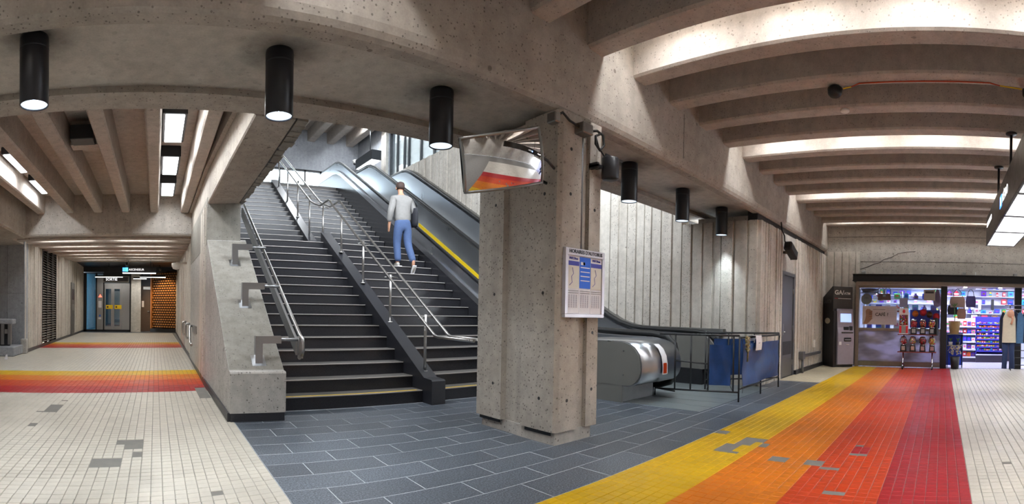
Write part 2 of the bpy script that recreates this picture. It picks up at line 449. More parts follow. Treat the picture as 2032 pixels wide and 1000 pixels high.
at = me.attributes.new('rnd', 'FLOAT', 'FACE'); at.data.foreach_set('value', np.repeat(np.random.rand(n), 5).astype(np.float32))
o = bpy.data.objects.new('tile_field', me); COL.objects.link(o); o.parent = floor; o['kind'] = 'stuff'
# slate slabs, staggered
bed = box('slate_bed', .92, 10.1, 2.48, 6.3, -.0059, -.0012, SLATE_GROUT, floor)
sl = {}
def slab(x0, x1, y0, y1):
    g = .008
    w, d = round(x1 - x0 - g, 3), round(y1 - y0 - g, 3)
    if w < .03 or d < .03: return
    if (w, d) not in sl:
        t = MB().box(-w / 2, w / 2, -d / 2, d / 2, -.003, .0, 0, .0012).build('slate_tile', SLATE, floor); sl[w, d] = t.data
    else:
        t = bpy.data.objects.new('slate_tile', sl[w, d]); COL.objects.link(t); t.parent = floor
    t.location = ((x0 + x1) / 2, (y0 + y1) / 2, -.003 + random.uniform(-.0006, .0006) - 0 * d)
rows = [2.48, 2.84, 3.14, 3.45, 3.76, 4.07, 4.37, 4.7, 5.0, 5.31, 5.62, 5.92, 6.2]
offs = [.33, 0] * 6
for j in range(len(rows) - 1):
    x = .92
    e = .92 + (.64 if offs[j] < .1 else .33)
    while x < 10.1:
        e2 = min(e, 10.1)
        if not (e2 > 6.12 and rows[j] > 3.2 and x < 8.95) : slab(x, e2, rows[j], rows[j + 1])
        elif x < 6.12: slab(x, 6.12, rows[j], rows[j + 1])
        elif e2 > 8.95: pass
        x = e2; e = x + .66
plate = MB().box(6.12, 8.95, 3.2, 5.6, -.003, .002).build('landing_plate', pm('landing_plate', '9fa8ab', .38, .7, var=.1, scale=5), floor)
for i in range(7): box('plate_joint', 6.12 + .4 * i, 6.126 + .4 * i, 3.2, 5.6, .002, .003, DARKGREY, floor)

# ------------------------------------------------------------------ beam, pillar, ceilings
BP = [(3.40, 4.7), (3.40, 3.46), (3.412, 3.40), (3.435, 3.355), (3.47, 3.33), (3.60, 3.33), (3.66, 3.42), (4.79, 3.42), (4.76, 3.345), (4.80, 3.328), (4.84, 3.325), (5.10, 3.325), (5.12, 3.34), (5.12, 4.7)]
beam = struct(MB().prism(BP, 'x', -6, 14.6).build('beam', C_BEAM), 'long concrete beam with a sunken soffit carrying the cylinder lamps', 'beam')
beam.data.materials.append(C_SOFFIT)
for p in beam.data.polygons:
    if 3.41 < p.center.z + beam.location.z < 3.43: p.material_index = 1
box('beam_joint', 5.9, 5.906, 3.397, 3.4, 3.46, 4.06, BLACKMET, beam)
# pillar with vertical grooves
PX0, PX1, PY0, PY1 = 3.53, 4.17, 3.42, 4.7
prof = [(PX0 + .05, PY0), (3.86, PY0), (3.86, PY0 + .05), (3.99, PY0 + .05), (3.99, PY0), (4.17, PY0), (4.17, PY1), (PX0, PY1), (PX0, 4.26), (PX0 + .06, 4.24), (PX0 + .06, 3.98), (PX0, 3.93), (PX0, PY0 + .03)]
pillar = struct(MB().prism(prof, 'z', .13, 3.33).build('pillar', C_BEAM), 'square concrete pillar with vertical grooves under the beam', 'pillar')
MB().prism([(PX0 + .03, PY0 + .03), (4.12, PY0 + .04), (4.12, PY1 - .05), (PX0 + .05, PY1 - .05), (PX0 + .05, 4.2), (PX0 + .03, 4.0)], 'z', 0, .13).build('pillar_foot', C_WALL, pillar)
box('recess_strip', PX0 + .02, PX0 + .035, 3.5, 3.88, .09, .13, BLACKMET, pillar)
box('recess_strip', PX0 + .02, PX0 + .035, 4.3, 4.66, .09, .13, BLACKMET, pillar)
hole = MB().cyl((PX0 - .001, 3.65, .45), (PX0 + .004, 3.65, .45), .018, 10).build('tie_hole', BLACKMET, pillar)
for x, y, z, ax in ((PX0, 3.62, 1.5, 0), (PX0, 4.4, 1.5, 0), (PX0, 4.4, .5, 0), (PX0, 3.62, 2.5, 0), (PX0, 4.4, 2.5, 0), (3.7, PY0, .42, 1), (4.08, PY0, .5, 1), (3.7, PY0, 2.5, 1), (4.08, PY0, 2.4, 1), (3.7, PY0, 2.95, 1), (4.08, PY0, 1.1, 1)):
    q = bpy.data.objects.new('tie_hole', hole.data); COL.objects.link(q); q.parent = pillar
    q.location = (x + .002 - (pillar.location.x), y - pillar.location.y, z - pillar.location.z)
    if ax: q.location = (x - pillar.location.x, y + .002 - pillar.location.y, z - pillar.location.z); q.rotation_euler = (0, 0, PI / 2)

def joist_poly(w, h): return [(-w / 2, .03), (-w / 2 + .02, .004), (-w / 2 + .035, 0), (w / 2 - .035, 0), (w / 2 - .02, .004), (w / 2, .03), (w / 2 + .012, h), (-w / 2 - .012, h)]
ceil = struct(box('ceiling', -6, 14.6, -7, 3.4, 4.62, 4.8, C_JOIST), 'concrete ceiling of the hall with deep parallel joists', 'ceiling')
jm = MB().prism([(u, v) for u, v in joist_poly(.27, .56)], 'y', -7, 3.4)
j0 = None
for k in range(-11, 15):
    xc = min(3.22 + .81 * k, 14.345)
    if j0 is None:
        j0 = jm.build('joist', C_JOIST, ceil, origin=(0, -1.8, 0)); j0.location = Vector((xc, -1.8, 4.06)) - ceil.location
    else:
        q = j0.copy(); COL.objects.link(q); q.location = Vector((xc, -1.8, 4.06)) - ceil.location
ORD = ['first', 'second', 'third', 'fourth', 'fifth', 'sixth', 'seventh', 'eighth', 'ninth', 'tenth', 'eleventh', 'twelfth'] + [f'{t}' for t in ('thirteenth', 'fourteenth', 'fifteenth', 'sixteenth', 'seventeenth', 'eighteenth', 'nineteenth', 'twentieth', 'twenty-first', 'twenty-second', 'twenty-third', 'twenty-fourth')]
def tube_light(x, y, z, ln, group, label, power, along='y', w=.14, spread=2.5):
    t = thing('fluorescent_light', (x, y, z - .075), label, 'light', group)
    if along == 'y': a, c = (w / 2, ln / 2), (w / 2 - .01, ln / 2 - .01)
    else: a, c = (ln / 2, w / 2), (ln / 2 - .01, w / 2 - .01)
    MB().box(x - a[0], x + a[0], y - a[1], y + a[1], z - .06, z, 0, .008).build('housing', WHITE, t)
    box('diffuser', x - c[0], x + c[0], y - c[1], y + c[1], z - .075, z - .06, TUBE_E, t)
    area('fluorescent_lamp', (x, y, z - .09), c[0] * 2, c[1] * 2, power, (.98, .985, 1), spread=spread, parent=t)
    return t
for i, xv in enumerate((-5.28, -2.04, 1.2, 4.445, 7.685, 10.925, 14.16)):
    for j in range(8):
        yy = 2.62 - 1.22 * j
        tube_light(xv - .17, yy, 4.62, .82, 'tubes between the hall joists', f'ceiling batten in the {ORD[6 - i]} lit bay from the shop, {ORD[j]} from the beam', P_TUBE * (.45 if i == 6 else 1.6 if i < 2 else 1))
# left bay: joists, side beam, cross beam
ceil2 = struct(box('ceiling', -5.6, .87, 5.12, 12.4, 4.12, 4.3, C_JOIST), 'concrete ceiling bay of joists before the elevator corridor', 'ceiling')
jm = MB().prism(joist_poly(.21, .45), 'y', 5.1, 12.4)
j1 = None
for xc in (-2.89, -2.15, -1.445, -.76, -.05, .695):
    if j1 is None: j1 = jm.build('joist', C_JOIST, ceil2, origin=(0, 8.75, 0)); q = j1
    else: q = j1.copy(); COL.objects.link(q)
    q.location = Vector((xc, 8.75, 3.67)) - ceil2.location
def loft(secs):
    m = MB(); n = len(secs[0]); vs = [p for s_ in secs for p in s_]; fs = [tuple(range(n - 1, -1, -1)), tuple((len(secs) - 1) * n + i for i in range(n))]
    for k in range(len(secs) - 1):
        for i in range(n): j = (i + 1) % n; fs.append((k * n + i, k * n + j, (k + 1) * n + j, (k + 1) * n + i))
    return m.add(vs, fs)
def sec(y, xl, xr, zl, zr): return [(xl - .06, y, 3.67), (xl, y, 3.66), (xl, y, zl + .02), (xl + .015, y, zl), (xr, y, zr), (xr, y, 4.3), (xl - .06, y, 4.3)]
side = struct(loft([sec(5.11, 1.0, 1.44, 3.31, 3.31), sec(6.5, .93, 1.43, 3.2, 3.22), sec(8.45, .87, 1.40, 3.09, 3.12), sec(12.4, .87, 1.4, 3.09, 3.12)]).build('beam', C_BEAM), 'concrete edge beam running along the corridor beside the stairs', 'beam')
loft([[(1.44, 5.12, 3.33), (1.49, 5.12, 3.33), (1.49, 5.12, 3.6), (1.44, 5.12, 3.6)], [(1.43, 6.5, 3.24), (1.47, 6.5, 3.24), (1.47, 6.5, 3.6), (1.43, 6.5, 3.6)], [(1.40, 8.7, 3.14), (1.43, 8.7, 3.14), (1.43, 8.7, 3.6), (1.40, 8.7, 3.6)]]).build('shadow_gap', BLACKMET, side)
jg = MB()
for i in range(26):
    y = 5.12 + i * .15; u = i / 25; jg.box(1.47 - .05 * u, 1.60 - .11 * u + random.uniform(-.015, .03), y, y + .15, 3.305 - .18 * u ** .8 + random.uniform(0, .02), 4.3)
jg.build('ragged_edge', C_SLOPE, side)
cross = struct(MB().prism([(12.35, 4.3), (12.35, 3.16), (12.38, 3.12), (12.62, 3.12), (12.65, 3.16), (12.65, 4.3)], 'x', -3.75, .87).build('beam', C_WALL), 'concrete cross beam above the corridor entrance', 'beam')
lside = struct(MB().prism([(-5.6, 3.07), (-3.32, 3.07), (-3.28, 3.11), (-3.28, 4.3), (-5.6, 4.3)], 'y', 5.13, 12.34).build('beam', C_BEAM), 'low concrete beam over the left side of the bay', 'beam')
box('beam_end', -6, -3.76, 12.4, 13.95, 3.12, 4.3, C_BEAM, lside)
for k, y in enumerate((5.75, 7.35, 9.25, 11.08)):
    x = .245; t = thing('ceiling_light', (x, y, 3.915), ['', 'near', 'middle', 'far'][k] + ' white light panel in the row between two joists' if k else 'light panel hidden by the beam at the head of the row', 'light')
    MB().box(x - .17, x + .17, y - .58, y + .58, 3.93, 4.12, 0, .01).build('housing', BLACKMET, t)
    box('diffuser', x - .13, x + .13, y - .54, y + .54, 3.915, 3.93, PANEL_E, t)
    area('panel_lamp', (x, y, 3.90), .26, 1.08, P_TUBE_L, (.95, .98, 1), parent=t)
for k, y in enumerate((7.1, 9.03, 10.9)):
    x = -2.60; t = thing('ceiling_light', (x, y, 3.915), ['light panel between the outer joists hidden by the big beam', 'nearer thin light panel at the far left joists', 'farther thin light panel at the far left joists'][k], 'light')
    MB().box(x - .09, x + .09, y - .62, y + .62, 3.99, 4.12, 0, .01).build('housing', BLACKMET, t)
    box('diffuser', x - .06, x + .06, y - .58, y + .58, 3.975, 3.99, PANEL_E, t)
    area('panel_lamp', (x, y, 3.96), .12, 1.08, P_TUBE_L, (.95, .98, 1), parent=t)
spk = thing('ceiling_speaker', (-1.1, 7.45, 3.75), 'small black box hanging between two joists of the left bay', 'speaker')
MB().box(-1.26, -.92, 7.2, 7.5, 3.75, 3.96, 0, .01).build('case', BLACKMET, spk)
box('mounting_plate', -1.3, -.88, 7.5, 7.75, 3.76, 4.12, C_JOIST, spk)

# ------------------------------------------------------------------ ribbed walls
def rib_profile(L, seed, depth=.035, wmin=.07, wmax=.2, g0=.02, g1=.05):
    r = random.Random(seed); s = 0.; P = []
    while s < L:
        w = r.uniform(wmin, wmax); d = depth * r.uniform(.75, 1.2) * (1 if r.random() > .3 else .7)
        e = min(L, s + w); P += [(s, d), (s + .006, d + .004), (max(s + .007, e - .006), d + .004), (e, d)]
        g = min(L, e + r.uniform(g0, g1)); P += [(e + .002, 0.), (g - .002, 0.)] if g < L else []
        s = g
    return P
def ribbed(name, p0, p1, nrm, z0, z1, seed, mat, thick=.2, z1b=None, **kw):
    """wall from p0 to p1 (plan), ribs proud along nrm"""
    p0, p1, nrm = Vector(p0), Vector(p1), Vector(nrm); L = (p1 - p0).length; d = (p1 - p0) / L
    P = rib_profile(L, seed, **kw); poly = [p0 + d * s + nrm * o for s, o in P] + [p1 - nrm * thick, p0 - nrm * thick]
    return MB().prism([(q.x, q.y) for q in poly], 'z', z0, z1).build(name, mat)
xl = lambda y: -3.75 - .024 * (y - 13.95)
xr = lambda y: .88 + .0149 * (y - 8.62)
wl = struct(ribbed('wall_left', (-3.75, 13.95), (xl(16.3), 16.3), (1, 0), .1, 3.6, 3, C_RIB), 'ribbed concrete wall on the left of the corridor', 'wall')
q = ribbed('wall_section', (xl(19.05), 19.05), (xl(28), 28), (1, 0), .1, 3.7, 4, C_RIB); q.parent = wl; q.location -= wl.location
box('wall_section', -4.1, -3.89, 16.3, 19.05, .1, 3.7, DARKGREY, wl)
struct(MB().prism([(-3.76, 13.95), (-3.70, 13.95), (xl(28) + .05, 28), (xl(28) - .1, 28)], 'z', 0, .1).build('baseboard_left', BLACKSTONE), 'black stone skirting under the left ribbed wall', 'baseboard')
wr = struct(ribbed('wall_right', (xr(28), 28), (.88, 8.62), (-1, 0), .1, 3.1, 5, C_RIB), 'ribbed concrete wall on the right of the corridor', 'wall')
MB().prism([(xr(12.4), 12.4), (1.39, 12.4), (1.39, 28), (xr(28), 28)], 'z', 3.1, 4.2).build('wall_upper', C_WALL, wr)
struct(MB().prism([(.84, 5.72), (.89, 5.72), (.89, 8.62), (xr(28) + .05, 28), (xr(28) - .05, 28), (.84, 8.62)], 'z', 0, .1).build('baseboard_right', BLACKSTONE), 'black stone skirting under the right corridor wall', 'baseboard')
lp = struct(MB().box(-6, -3.72, 13.9, 14.3, 0, 3.34, 0, .015).build('wall_left', C_COOL), 'smooth grey concrete end wall left of the ribbed wall', 'wall')
box('panel_joint', -4.24, -4.235, 13.896, 13.9, 0, 3.34, BLACKMET, lp); box('panel_joint', -4.235, -3.74, 13.896, 13.9, 1.72, 1.725, BLACKMET, lp)
MB().box(-3.8, -3.62, 13.75, 13.95, 0, .42, 0, .02).build('corner_block', C_PIER, lp)
struct(box('wall_far_left', -5.8, -5.6, 5.12, 14.3, 0, 4.3, C_WALL), 'plain concrete wall closing the left bay', 'wall')
struct(box('wall_back', -6, 14.6, -7.2, -7, 0, 4.8, C_RIB), 'plain concrete wall behind the hall', 'wall')
struct(box('wall_west', -6.2, -6, -7, 5.12, 0, 4.8, C_RIB), 'plain concrete wall closing the hall', 'wall')
# far part of corridor: small joists rising gently
ceil3 = struct(MB().prism([(12.65, 3.32), (24.2, 3.74), (24.2, 3.95), (12.65, 3.95)], 'x', -4.2, 1.3).build('ceiling', C_JOIST), 'low corridor ceiling of narrow crosswise joists', 'ceiling')
jm = MB().prism([(-.16, .26), (-.15, .02), (-.13, 0), (.13, 0), (.15, .02), (.16, .26)], 'x', -4.05, 1.15)
j2 = None
for k in range(13):
    y = 13.35 + .86 * k; z = 3.12 + (y - 12.65) * .0363
    if j2 is None: j2 = jm.build('joist', C_JOIST, ceil3, origin=(-1.4, 0, 0)); q = j2
    else: q = j2.copy(); COL.objects.link(q)
    q.location = Vector((-1.4, y, z)) - ceil3.location
    if k % 2 == 0 and k < 12:
        for x in (-2.5, -.4):
            tube_light(x, y + .50, z + .235, 1.5, 'tubes across the corridor', f'fluorescent tube in the {ORD[k // 2]} row of the low corridor ceiling, {"left" if x < -1 else "right"} side', 6, 'x', w=.1, spread=PI)
# parapet beside the stairs with its square end block
pp = struct(MB().prism([(5.69, .1), (5.69, .56), (5.705, .578), (5.80, .585), (8.5, 2.5), (12.4, 2.5), (12.4, .1)], 'x', .865, 1.53).build('wall_stair_parapet', C_PIER), 'sloping concrete parapet with a square end block beside the stairs', 'wall')
MB().sheet([[(x, y, z + .002) for x in (.87, 1.525)] for y, z in ((5.81, .592), (6.5, 1.081), (7.5, 1.791), (8.45, 2.465))]).build('worn_top', C_SLOPE, pp)
box('base_course', .875, 1.52, 5.70, 8.5, 0, .1, BLACKSTONE, pp)
box('column_stub', .862, 1.435, 8.47, 12.4, 2.4, 3.2, C_SLOPE, pp)
struct(box('wall_stair_left', 1.1, 1.40, 8.8, 22, 3.2, 9.6, C_WALL), 'concrete wall on the left side of the stair shaft', 'wall')
# wall block by the escalators and beside the door
we = struct(ribbed('wall_escalator', (8.97, 22), (8.97, 3.46), (-1, 0), 0, 3.2, 9, C_RIB, wmin=.12, wmax=.26, g0=.03, g1=.06, depth=.045), 'tall ribbed concrete wall beside the escalators', 'wall')
q = ribbed('wall_section', (8.97, 22), (8.97, 5.12), (-1, 0), 3.2, 6.7, 9, C_RIB, wmin=.12, wmax=.26, g0=.03, g1=.06, depth=.045); q.parent = we; q.location -= we.location
wd = struct(ribbed('wall_door_side', (8.97, 3.45), (10.28, 3.45), (0, -1), .0, 3.2, 11, C_RIB, wmin=.06, wmax=.16), 'ribbed concrete wall with a metal door under the beam', 'wall')
q = ribbed('wall_section', (11.32, 3.45), (14.5, 3.45), (0, -1), .1, 3.2, 12, C_RIB, wmin=.06, wmax=.15); q.parent = wd; q.location -= wd.location
box('wall_section', 10.2, 11.4, 3.45, 3.6, 2.36, 3.2, C_WALL, wd)
box('wall_core', 9.0, 14.6, 3.62, 4.8, 0, 3.3, C_WALL, wd)
box('wall_gap_shade', 8.97, 14.7, 3.5, 3.7, 3.2, 3.42, BLACKMET, wd)  # black filler stands in for the shadow between wall top and beam
struct(box('baseboard_door_side', 11.32, 14.3, 3.37, 3.46, 0, .1, BLACKSTONE), 'black stone skirting right of the metal door', 'baseboard')
ws = struct(MB().box(14.5, 14.7, -7, 5.2, 2.35, 4.8).box(14.5, 14.7, 3.38, 5.2, 0, 2.35).build('wall_store', C_WALL), 'grey concrete wall above the shop front', 'wall')
# long crack, pour lines
MB().tube([(14.497, 2.45, 2.8), (14.497, 2.2, 2.88), (14.497, 2.0, 2.97), (14.497, 1.85, 3.0), (14.497, 1.72, 3.1), (14.497, 1.5, 3.16), (14.497, 1.3, 3.27), (14.497, 1.05, 3.32), (14.497, .8, 3.33)], .006, 5).build('crack', DARKGREY, ws)
box('pour_line', 14.495, 14.5, -7, 3.4, 3.755, 3.765, BLACKMET, ws); box('pour_line', 14.495, 14.5, -3, 2.5, 3.03, 3.035, DARKGREY, ws)
q = struct(ribbed('wall_store_side', (14.47, 3.4), (14.47, 2.42), (-1, 0), 0, 3.32, 15, C_RIB, thick=.2, wmin=.1, wmax=.2), 'short ribbed concrete panel behind the cash machine', 'wall')
# ------------------------------------------------------------------ stairs
RI, TR, Y0 = .178, .297, 6.22
Y1, Z1 = 11.95, 16 * .178
def step_obj(w, par, name='step'):
    m = MB(); m.box(0, w, .015, TR + .03, 0, RI - .016, 0).box(0, w, .0, TR + .03, RI - .016, RI, 1, .003)
    m.box(.01, w - .01, -.003, .012, RI - .01, RI + .0015, 2)
    return m.build(name, [GRANITE, TREAD, NOSE], par, origin=(0, 0, 0))
def flight(x0, x1, y, z, n, label):
    t = thing('stair_flight', (x0, y, z), label, 'stairs')
    s = step_obj(x1 - x0, t); s.location = (0, 0, 0)
    for k in range(1, n):
        q = s.copy(); COL.objects.link(q); q.location = (0, TR * k, RI * k)
    return t
fa = flight(1.535, 3.70, Y0, 0, 16, 'dark granite flight of stairs left of the centre kerb')
fb = flight(3.92, 5.99, Y0, 0, 16, 'dark granite flight of stairs between centre kerb and escalator')
flight(1.535, 3.70, Y1, Z1, 15, 'upper dark flight of stairs left of the kerb, above the landing')
flight(3.92, 5.99, Y1, Z1, 15, 'upper dark flight of stairs beside the escalator, above the landing')
box('warning_strip', 1.56, 3.62, Y0 + .025, Y0 + .06, RI, RI + .003, YELLOW, fa)
box('warning_strip', 4.0, 5.9, Y0 + .025, Y0 + .06, RI, RI + .003, YELLOW, fb)
struct(MB().box(1.5, 6.0, Y0 + 16 * TR - .03, Y1 + .05, Z1 - .2, Z1).build('floor_landing', TREAD), 'half way landing of the staircase', 'landing')
ck = thing('stair_kerb', (3.81, 6.0, 0), 'dark granite kerb dividing the two flights of stairs', 'kerb')
def nose(y): return RI + (y - Y0) * RI / TR
MB().prism([(5.97, 0), (5.97, .33), (6.0, .35), (6.2, .36), (10.87, nose(10.87) + .14), (10.87, nose(10.87) - .3), (6.4, 0)], 'x', 3.70, 3.925).build('lower_kerb', BLACKSTONE, ck)
zz = lambda y: Z1 + RI + (y - Y1) * RI / TR
MB().prism([(11.85, Z1), (11.85, Z1 + .2), (16.0, zz(16.0) + .12), (16.0, zz(16.0) - .35), (12.4, Z1)], 'x', 3.70, 3.925).build('upper_kerb', BLACKSTONE, ck)

hr = thing('centre_handrail', (3.82, 6.3, .4), 'double steel handrail on posts along the centre kerb', 'handrail')
def rail(x, off):
    a = [(x, 5.0 + off, .955), (x, 5.9 + off * .1, .965), (x, 10.1, 3.56), (x, 10.35, 3.74), (x, 10.95, 3.72), (x, 11.4, 3.86), (x, 11.7, 3.98), (x, 15.6, 6.30), (x, 16.2, 6.42)]
    pts = []
    for i, p in enumerate(a):
        p = Vector(p)
        if 0 < i < len(a) - 1:
            for t in (.06,):
                u = (Vector(a[i - 1]) - p).normalized(); w = (Vector(a[i + 1]) - p).normalized(); pts += [p + u * t, p + (u + w) * t * .3, p + w * t]
        else: pts.append(p)
    return MB().tube(pts, .021, 10)
rail(3.70, 0).build('rail', RAIL_ST, hr); rail(3.95, .25).build('rail', RAIL_ST, hr)
for y, zb, zt in ((6.37, .42, 1.27), (7.54, 1.12, 1.93), (8.7, 1.83, 2.63), (9.86, 2.53, 3.33), (11.06, 2.85, 3.75), (12.12, 3.15, 4.2), (13.2, 3.85, 4.85), (14.3, 4.45, 5.5), (15.4, 5.1, 6.15)):
    MB().cyl((3.815, y, zb), (3.815, y, zt), .022, 10).cyl((3.815, y, zb), (3.815, y, zb + .02), .05, 14).build('post', RAIL_ST, hr)
    MB().tube([(3.70, y, zt - .05), (3.815, y, zt - .03), (3.95, y, zt - .05)], .009, 6).build('bracket', RAIL_ST, hr)
sr = thing('wall_handrail', (1.72, 6.0, .7), 'wide steel handrail on three square brackets above the parapet', 'handrail')
MB().prism([(6.02, .74), (6.02, .92), (10.2, 3.40), (10.2, 3.22)], 'x', 1.74, 1.775).build('channel', STEEL, sr)
MB().tube([(1.80, 5.96, .74), (1.80, 5.9, .82), (1.80, 5.93, .95), (1.80, 6.06, 1.0), (1.80, 10.2, 3.47)], .022, 10).build('rail', RAIL_ST, sr)
MB().tube([(1.80, 6.06, .70), (1.80, 5.96, .74)], .022, 10).box(1.775, 1.83, 6.0, 6.06, .7, .95).build('end_return', RAIL_ST, sr)
for y in (5.94, 6.92, 7.85):
    z = .577 + (y - 5.8) * .71
    MB().prism([(1.20, z - .02), (1.29, z - .02), (1.29, z + .22), (1.52, z + .22), (1.52, z + .31), (1.20, z + .31)], 'y', y - .045, y + .045).cyl((1.51, y, z + .265), (1.745, y, z + .265), .02, 10).build('bracket', STEEL, sr); MB().prism([(y - .08, z - .06), (y + .08, z + .055), (y + .08, z + .07), (y - .08, z - .045)], 'x', 1.16, 1.33).build('foot_plate', STEEL, sr)

# ------------------------------------------------------------------ escalators
ES = .572; EY, EYT = 6.42, 16.08
def ez(y, h=0.): return h if y < EY else (h + (y - EY) * ES if y < EYT else h + (EYT - EY) * ES)
def slope_poly(y0, y1, h0, h1):
    ys = [y0] + [y for y in (EY - .5, EY - .2, EY + .15, EY + .5, EYT - .4, EYT, EYT + .3) if y0 < y < y1] + [y1]
    def zs(y, h):
        a = h
        def sm(t, c): return ES * .5 * (t + math.sqrt(t * t + c))
        return a + sm(y - EY, .12) - sm(y - EYT, .12)
    return [(y, zs(y, h0)) for y in ys] + [(y, zs(y, h1)) for y in reversed(ys)]
def path(x, y0, y1, h): return [(x, y, z) for y, z in slope_poly(y0, y1, h, h + 1)[:len(slope_poly(y0, y1, h, h + 1)) // 2]]
e1 = thing('escalator', (6.6, 4.2, 0), 'near escalator with a rolled steel end housing beside the stairs', 'escalator')
MB().prism(slope_poly(5.62, 18, -.3, .55), 'x', 6.0, 6.06).build('granite_side', GRANITE, e1)
MB().prism(slope_poly(5.9, 18, .55, .68), 'x', 5.99, 6.10).build('deck_strip', STEEL_ESC, e1)
MB().prism(slope_poly(5.2, 18, .68, .92), 'x', 6.05, 6.13).build('outer_panel', STEEL_ESC, e1)
MB().tube(path(6.09, 5.3, 17.8, .96), .035, 10).build('left_handrail', RUBBER, e1)
MB().prism(slope_poly(5.0, 18, -.1, .93), 'x', 7.27, 7.33).build('inner_panel', STEEL_ESC, e1)
MB().prism(slope_poly(9.3, 12.6, .26, .36), 'x', 7.255, 7.272).build('yellow_skirt_band', YELLOW, e1)
hr1 = [(7.3, 5.0, .14), (7.3, 4.6, .13), (7.3, 4.38, .2), (7.3, 4.27, .38), (7.3, 4.25, .6), (7.3, 4.31, .84), (7.3, 4.47, .97), (7.3, 4.75, 1.01)] + path(7.3, 5.2, 17.8, 1.0)
MB().tube(hr1, .055, 10).build('right_handrail', RUBBER, e1)
def rolled(y0, yb, z0, z1, r=.3, n=10):
    P = [(yb, z1), (y0 + r, z1)]
    for i in range(1, n): a = PI / 2 * i / n; P.append((y0 + r - r * math.sin(a), z1 - r + r * math.cos(a)))
    P.append((y0, z1 - r)); P.append((y0, z0 + r * .7))
    for i in range(1, n): a = PI / 2 * i / n; P.append((y0 + r * .7 - r * .7 * math.cos(a), z0 + r * .7 - r * .7 * math.sin(a)))
    P += [(y0 + r * .7, z0), (y0 + .42, z0), (yb, z0)]
    return P
MB().prism(rolled(4.12, 5.6, .25, .92, .36), 'x', 6.06, 7.2, smooth=True).build('rolled_housing', STEEL_ESC, e1)
hs = MB().prism(rolled(4.14, 5.6, .26, .91, .36), 'x', 6.045, 6.06).build('end_panel', GREYPANEL, e1)
MB().box(6.07, 6.95, 4.5, 5.6, 0, .25).build('base', STEEL_D, e1)
MB().box(6.05, 6.07, 4.47, 5.6, 0, .26).build('end_panel', GREYPANEL, e1)
MB().prism([(y, z) for y, z in rolled(4.33, 5.6, .20, .95, .34)], 'x', 7.2, 7.27, smooth=True).build('inner_newel', STEEL_ESC, e1)
st = MB()
y = 4.34
for z0, z1, m in ((.40, .70, 0),):
    pts = [(4.105, .40), (4.105, .56), (4.13, .69), (4.19, .80), (4.28, .87)]
    st.sheet([[(6.60 + dx, p[0] - .004, p[1]) for dx in (0, .15)] for p in pts], 0)
st.build('warning_sticker', PAPER, e1)
MB().sheet([[(6.625 + dx, p[0] - .007, p[1]) for dx in (0, .10)] for p in [(4.105, .42), (4.105, .52), (4.108, .58)]]).build('orange_pictogram', T_DOR, e1)
for yy, zz_ in ((4.45, .42), (4.45, .78), (5.0, .8), (5.0, .4)):
    MB().cyl((6.04, yy, zz_), (6.046, yy, zz_), .012, 8).build('screw', STEEL, e1)
stp = MB()
for k in range(26):
    y = 6.3 + .385 * k; z = max(.02, (y - EY) * ES)
    if z > 5.5: break
    stp.box(6.16, 7.24, y, y + .40, z - .18, z + .02)
stp.build('steps', STEEL_D, e1)
e2 = thing('escalator', (8.1, 4.2, 0), 'far escalator against the tall ribbed wall, blocked by the barrier', 'escalator')
MB().prism(slope_poly(4.75, 18, -.3, .93), 'x', 7.37, 7.42).build('left_panel', STEEL_ESC, e2)
MB().prism([(y, z) for y, z in rolled(4.2, 5.3, .30, .96, .33)] , 'x', 8.66, 8.72, smooth=True).build('newel_panel', GREYPANEL, e2)
MB().prism(slope_poly(5.2, 18, -.1, .96), 'x', 8.66, 8.72).build('right_panel', STEEL_ESC, e2)
MB().prism([(4.45, 0), (4.45, .30), (5.3, .32), (5.3, 0)], 'x', 8.60, 8.74).build('newel_base', BLACKMET, e2)
hr2 = [(8.74, 5.0, .22), (8.74, 4.5, .21), (8.74, 4.28, .28), (8.74, 4.16, .46), (8.74, 4.15, .65), (8.74, 4.22, .86), (8.74, 4.4, 1.0), (8.74, 4.7, 1.03)] + path(8.74, 5.2, 17.8, 1.03)
MB().tube(hr2, .045, 10).build('right_handrail', RUBBER, e2)
MB().prism(slope_poly(4.1, 18, 1.0, 1.08), 'x', 8.78, 8.98).build('wall_trim', STEEL_D, e2)
MB().prism(slope_poly(4.2, 18, -.1, 1.0), 'x', 8.80, 8.96).build('wall_cladding', STEEL_ESC, e2)
MB().sheet([[(8.70 + dx, 4.3 + dy, .93 + dy * .25) for dx in (0, .1)] for dy in (0, .1, .2)]).build('warning_sticker', PAPER, e2)
stp = MB()
for k in range(26):
    y = 6.3 + .385 * k; z = max(.02, (y - EY) * ES)
    if z > 5.5: break
    stp.box(7.43, 8.64, y, y + .40, z - .18, z + .02)
stp.build('steps', STEEL_D, e2)

# ------------------------------------------------------------------ upper hall
UZ = 5.518
struct(box('floor_upper', 1.2, 11.5, 16.1, 26, UZ - .4, UZ, TREAD), 'upper hall floor at the head of the stairs', 'floor')
struct(box('ground_outside', -20, 40, 26, 60, UZ - .5, UZ - .05, WHITE), 'pale paving outside the upper doors', 'ground')
wb = struct(MB().box(1.2, 1.9, 22, 22.4, UZ, 9.6).box(1.9, 9.0, 22, 22.4, 7.75, 9.6).box(9.0, 9.9, 22, 22.4, UZ, 9.6).build('wall_upper_back', C_COOL), 'blue grey concrete wall above the bright upper doors', 'wall')
wu = struct(MB().box(9.3, 9.6, 18.75, 22.4, UZ, 9.6).box(9.3, 9.6, 5.12, 12.2, 3.2, 9.6).box(9.3, 9.6, 12.2, 18.75, UZ - 2, 6.6).box(9.3, 9.6, 12.2, 18.75, 8.75, 9.6).build('wall_upper_right', C_COOL), 'concrete wall right of the upper hall with tall windows', 'wall')
